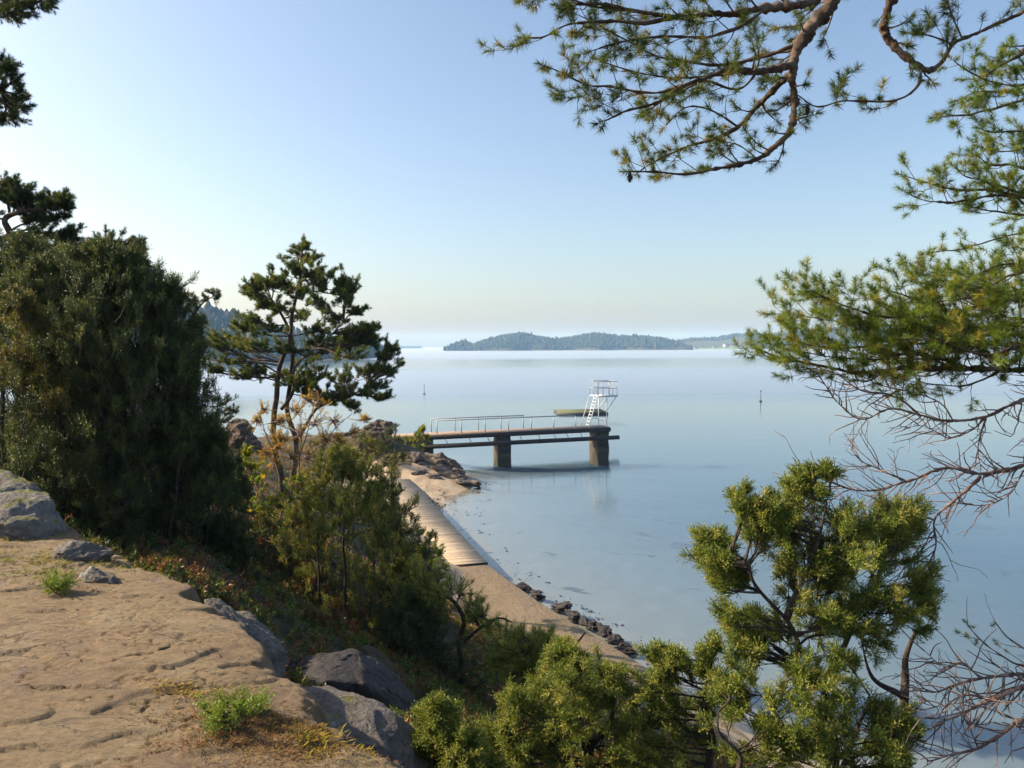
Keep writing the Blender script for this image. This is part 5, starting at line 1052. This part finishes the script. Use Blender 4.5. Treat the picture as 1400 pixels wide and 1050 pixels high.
plant('pine_tree', 'pine with a bent bare limb behind the huge juniper', 'pine tree', 12.0,
    [[(-70, 690, 0), (-66, 560, 0), (-60, 440, 0), (-50, 330, 0), (-60, 250, 0), (-50, 180, 0)], [(-55, 320, 0), (-20, 330, 0), (15, 322, 0), (8, 300, 0), (30, 290, 0), (60, 285, 0), (85, 275, 0)]],
    [(8, 254, 11), (18, 262, 12), (30, 270, 14), (45, 275, 13), (62, 274, 13), (78, 277, 10), (88, 272, 6), (25, 285, 11), (48, 290, 12), (70, 287, 9), (85, 283, 6), (10, 275, 13), (-10, 262, 18), (-25, 290, 22), (40, 305, 9), (60, 305, 8), (75, 300, 7), (60, 320, 13), (80, 322, 12), (95, 318, 8), (98, 330, 10), (25, 330, 14), (45, 338, 14), (72, 340, 14),
     (-60, 240, 24), (-90, 280, 28), (-40, 220, 20), (-100, 340, 28), (-30, 340, 24), (-110, 230, 24)],
    'pine_mid', 'pine_dark', nb=10, ns=7, spr=.4, jit=.5, fill=.3, flat=.42, lead=2, seed=25, bark='pine_bark', tr=(.13, .045), up=.7, scale=.95, leaf='pine', group=LP_)
plant('pine_tree', 'flat topped pine crown peeping over the right shoulder of the huge juniper', 'pine tree', 13.5,
    [[(150, 690, 0), (152, 560, 0), (150, 440, 0), (145, 370, 0), (140, 340, 0)]],
    [(112, 338, 12), (128, 334, 12), (145, 338, 13), (160, 335, 12), (175, 333, 10), (186, 340, 8), (190, 346, 5), (120, 352, 14), (150, 354, 15), (172, 352, 13), (182, 362, 10), (105, 350, 10), (160, 370, 14), (100, 345, 9)],
    'pine_mid', 'pine_dark', nb=10, ns=7, spr=.4, jit=.5, fill=.3, flat=.42, lead=2, seed=26, bark='pine_bark', tr=(.11, .04), up=.7, scale=1.0, leaf='pine', group=LP_)
plant('young_pine', 'sparse young pine with thin tufted twigs between the huge juniper and the two stemmed pine', 'pine tree', 14.5,
    [[(262, 720, 0), (256, 640, 0), (252, 560, 0), (256, 480, 0), (268, 420, 0)], [(254, 590, 0), (270, 560, 0), (300, 555, 0)], [(256, 470, 0), (272, 420, 0), (290, 405, 0)]],
    [(290, 400, 6), (280, 410, 7), (268, 412, 7), (294, 408, 4), (262, 425, 8), (272, 440, 5), (278, 440, 3), (258, 410, 6), (250, 405, 6), (312, 548, 8), (318, 560, 7), (302, 562, 9), (288, 568, 9), (310, 575, 8), (298, 545, 6), (272, 545, 7), (262, 560, 8), (280, 528, 5), (270, 512, 5)],
    'pine_mid', 'pine_dark', nb=9, ns=3, seed=27, bark='pine_bark', tr=(.05, .015), up=.6, scale=.8, leaf='pine')
plant('pine_tree', 'pine beyond the left border showing only branch tips in the top left corner', 'pine tree', 9.0,
    [[(-250, 700, 0), (-245, 500, 0), (-235, 300, 0), (-230, 100, 0), (-220, -100, 0), (-215, -250, 0)], [(-232, 180, 0), (-120, 130, 0), (-30, 118, 0), (5, 125, 0)], [(-225, 20, 0), (-100, -5, 0), (0, 8, 0), (50, 5, 0)]],
    [(5, 85, 10), (10, 100, 10), (15, 112, 9), (24, 128, 9), (28, 148, 9), (12, 140, 14), (2, 118, 14), (18, 158, 8), (-15, 110, 26), (-40, 140, 30), (5, 160, 7),
     (8, 22, 12), (25, 18, 11), (45, 12, 11), (62, 4, 10), (75, -2, 8), (30, 2, 14), (5, 5, 18), (-30, 10, 26), (50, -12, 16), (10, -20, 24), (-70, -10, 36), (-80, 60, 30), (-120, 150, 40), (-160, 60, 50), (-150, -60, 50), (-60, -80, 40)],
    'pine_mid', 'pine_dark', nb=9, ns=5, seed=28, spr=.3, bark='pine_bark', tr=(.16, .04), up=.5, scale=.8, leaf='pine', limb=.2)

# ---------------- ground cover
rng = np.random.default_rng(404)
def cover(name, n_, tp, pal, scale, leaf, keep, area, seed, up=.9):
    rng = np.random.default_rng(seed); x = rng.uniform(area[0], area[1], n_); y = rng.uniform(area[2], area[3], n_)
    z = topz(x, y); k = keep(x, y, z, rng); x, y, z = x[k], y[k], z[k]; g = Geo()
    d = norm(rng.normal(0, .5, (len(x), 3)) + [0, 0, up]); scatter(g, tp, np.column_stack([x, y, z - .01]), d, scale, pal, rng)
    return tag(g.build(name, M[leaf]), kind='stuff')
onl = lambda x, y: sdist(x, y, EDGE) > -.35
def slope(x, y, z, r):
    path = np.full(len(x), 1e9)
    for q in PL: path = np.minimum(path, np.hypot(x - q[0], y - q[1]))
    bwd = np.full(len(x), 1e9)
    for f in np.linspace(0, 1, 12): q = b0 + (b1 - b0) * f; bwd = np.minimum(bwd, np.hypot(x - q[0], y - q[1]))
    return (z > 1.35) & ~onl(x, y) & (path > 3.4) & (bwd > 2.9) & (np.abs(x) < .72 * y + 2)
cl = lambda f, s, th: (lambda x, y, z, r: slope(x, y, z, r) & (fbm2(x * f, y * f, 3, s) + r.normal(0, .2, len(x)) > th))
cover('undergrowth', 42000, 'heather', 'heath', 1.25, 'juniper', cl(.8, 61, -.3), (-10, 6, 3, 18), 62)
cover('undergrowth', 26000, 'heather', 'heath', 1.3, 'juniper', cl(.5, 63, -.2), (-26, 2, 16, 48), 64)
cover('bilberry_cover', 9000, 'leafy', 'russet', .55, 'leaf', cl(.9, 65, .15), (-9, 6, 3, 20), 66, .7)
cover('bilberry_cover', 5000, 'leafy', 'leaf_green', .7, 'leaf', cl(.6, 67, .2), (-16, 4, 8, 34), 68, .7)
# dry grass and moss on the ledge
def blades(name, n_, cx, cy, sx, sy, L, cols, seed, mask=None):
    rng = np.random.default_rng(seed); x = cx + rng.normal(0, sx, n_); y = cy + rng.normal(0, sy, n_)
    k = fbm2(x * 6, y * 6, 3, seed) + rng.normal(0, .15, n_) > -.05
    if mask is not None: k &= mask(x, y)
    x, y = x[k], y[k]; m_ = len(x); z = topz(x, y) - .004
    d = norm(rng.normal(0, 1, (m_, 3)) * [1, 1, .25] + [0, 0, .45]); l_ = L * rng.uniform(.5, 1.2, m_)[:, None]; s = norm(np.cross(d, [0.1, .2, 1])) * .0011
    P = np.column_stack([x, y, z]); V = np.stack([P - s, P + s, P + d * l_ * .6 + s * .7 , P + d * l_ - [0, 0, .15] * l_], 1).reshape(-1, 3)
    i = np.arange(m_)[:, None] * 4; g = Geo(); c_ = np.array(cols)[rng.integers(0, len(cols), m_)] * rng.uniform(.7, 1.25, (m_, 1))
    g.add(V, quads=i + np.array([[0, 1, 2, 3]]), col=np.repeat(c_, 4, 0)); return tag(g.build(name, M['leaf']), kind='stuff')
p = atz(400, 1005, 7.4); blades('dry_grass', 15000, p[0], p[1], .25, .09, .032, [(.22, .13, .10), (.26, .18, .13), (.17, .085, .065), (.13, .11, .05)], 71)
p = atz(330, 1030, 7.4); blades('dry_grass', 8000, p[0], p[1], .2, .07, .028, [(.24, .145, .11), (.20, .10, .08), (.27, .2, .14)], 72)
p = atz(270, 960, 7.4); blades('dry_grass', 1800, p[0], p[1], .10, .04, .04, [(.34, .26, .16), (.26, .18, .1)], 73)
p = atz(60, 775, 7.55); blades('grass', 3500, p[0], p[1], .35, .14, .05, [(.14, .13, .03), (.22, .17, .07), (.12, .15, .03)], 74)
p = at(30, 705, 6.0); blades('grass', 3000, p[0], p[1], .3, .3, .06, [(.20, .16, .04), (.16, .15, .03)], 75)
p = atz(470, 1040, 7.3); blades('grass', 2500, p[0], p[1], .10, .08, .05, [(.22, .20, .04), (.28, .22, .08)], 76)
def tuft(name, lab, px, py, zz, n_, s, seed, grp=None):
    p = atz(px, py, zz); rng = np.random.default_rng(seed); z = topz(p[0], p[1])[0]; ob = thing(name, lab, 'plant', (p[0], p[1], z), 0, grp); st = Geo(); lf = Geo(); pos = []; dr = []
    for k in range(n_):
        d = norm(rng.normal(0, .8, 3) * [1, 1, .3] + [0, 0, .75]); e = d * s * rng.uniform(.6, 1.1); o_ = rng.normal(0, .25, 3) * s * [1, 1, 0]
        st.tube([o_, o_ + e * .55 + [0, 0, .01], o_ + e], [.003, .002, .0012], 4)
        for f in (.3, .45, .6, .75, .9): pos.append(o_ + e * f); dr.append(norm(d + rng.normal(0, .35, 3)))
    scatter(lf, 'juniper', np.array(pos), np.array(dr), .7, 'sprig', rng); st.build('stem', M['jun_bark'], ob); lf.build('foliage', M['juniper'], ob)
def litter(name, n_, seed):
    rng = np.random.default_rng(seed); x = rng.uniform(-5, .2, n_); y = rng.uniform(2.6, 6.8, n_); k = (sdist(x, y, EDGE) > .1) & (fbm2(x * 2.5, y * 2.5, 3, seed) + rng.normal(0, .3, n_) > .25)
    x, y = x[k], y[k]; z = ledge_z(x, y) + .004; a_ = rng.uniform(0, 6.28, len(x)); l_ = rng.uniform(.012, .04, len(x)); w = rng.uniform(.001, .004, len(x))
    d = np.column_stack([np.cos(a_), np.sin(a_), 0 * a_]); q = np.column_stack([-np.sin(a_), np.cos(a_), 0 * a_]); P = np.column_stack([x, y, z])
    V = np.stack([P - q * w[:, None], P + q * w[:, None], P + d * l_[:, None] + q * w[:, None] * .6 + [0, 0, .003], P + d * l_[:, None] - q * w[:, None] * .6 + [0, 0, .003]], 1).reshape(-1, 3)
    cs = np.array([(.10, .06, .04), (.16, .09, .05), (.30, .22, .14), (.45, .38, .30)])[rng.choice(4, len(x), p=[.4, .35, .18, .07])]
    g = Geo(); g.add(V, quads=np.arange(len(x))[:, None] * 4 + np.array([[0, 1, 2, 3]]), col=np.repeat(cs, 4, 0)); tag(g.build(name, M['leaf']), kind='stuff')
litter('needle_litter', 9000, 91)
PAL['sprig'] = ((.12, .19, .02), (.22, .28, .035), (.27, .27, .05), .15)
tuft('juniper_sprig', 'bright green juniper sprig growing out of dry grass on the ledge', 318, 997, 7.42, 17, .11, 81)
tuft('juniper_sprig', 'low yellow green tuft on the ledge near the small boulders', 80, 793, 7.6, 14, .08, 82)

rng = np.random.default_rng(505); n_ = 9000
pxs = rng.uniform(-8, 6, n_); pys = rng.uniform(18, 52, n_); pz = gz(pxs, pys); k = (pz > -.25) & (pz < .5) & (fbm2(pxs * .9, pys * .9, 3, 88) + rng.normal(0, .25, n_) > .15) & (pys > 17)
pxs, pys, pz = pxs[k], pys[k], pz[k]; bm = bmesh.new(); bmesh.ops.create_icosphere(bm, subdivisions=1, radius=1.0)
pv_ = np.array([q.co[:] for q in bm.verts]) * [1, .8, .55]; pf_ = np.array([[q.index for q in p.verts] for p in bm.faces]); bm.free()
g = Geo(); g.inst((pv_ * (1 + .2 * rng.normal(size=(len(pv_), 1))), pf_), np.column_stack([pxs, pys, pz + .01]), norm(rng.normal(0, .25, (len(pxs), 3)) + [0, 0, 1]), .02 + .07 * rng.random(len(pxs)) ** 3, np.ones((len(pxs), 3)), rng)
tag(g.build('pebbles', M['shore']), kind='stuff')
# ------------------------------------------------------------------ air
bm = bmesh.new(); bmesh.ops.create_cube(bm, size=1.0); me = bpy.data.meshes.new('haze'); bm.to_mesh(me); bm.free()
hz = bpy.data.objects.new('haze', me); C.objects.link(hz); hz.scale = (12400, 6800, 96); hz.location = (0, 2400, 48 - 6.2); tag(hz, kind='stuff')
m = bpy.data.materials.new('haze'); m.use_nodes = True; n = m.node_tree.nodes; n.remove(n['Principled BSDF'])
pv = n.new('ShaderNodeVolumePrincipled'); pv.inputs['Color'].default_value = (.32, .58, 1, 1); pv.inputs['Absorption Color'].default_value = (1, 1, 1, 1); pv.inputs['Density'].default_value = .00026; pv.inputs['Anisotropy'].default_value = 0
m.node_tree.links.new(pv.outputs[0], n['Material Output'].inputs['Volume']); me.materials.append(m)
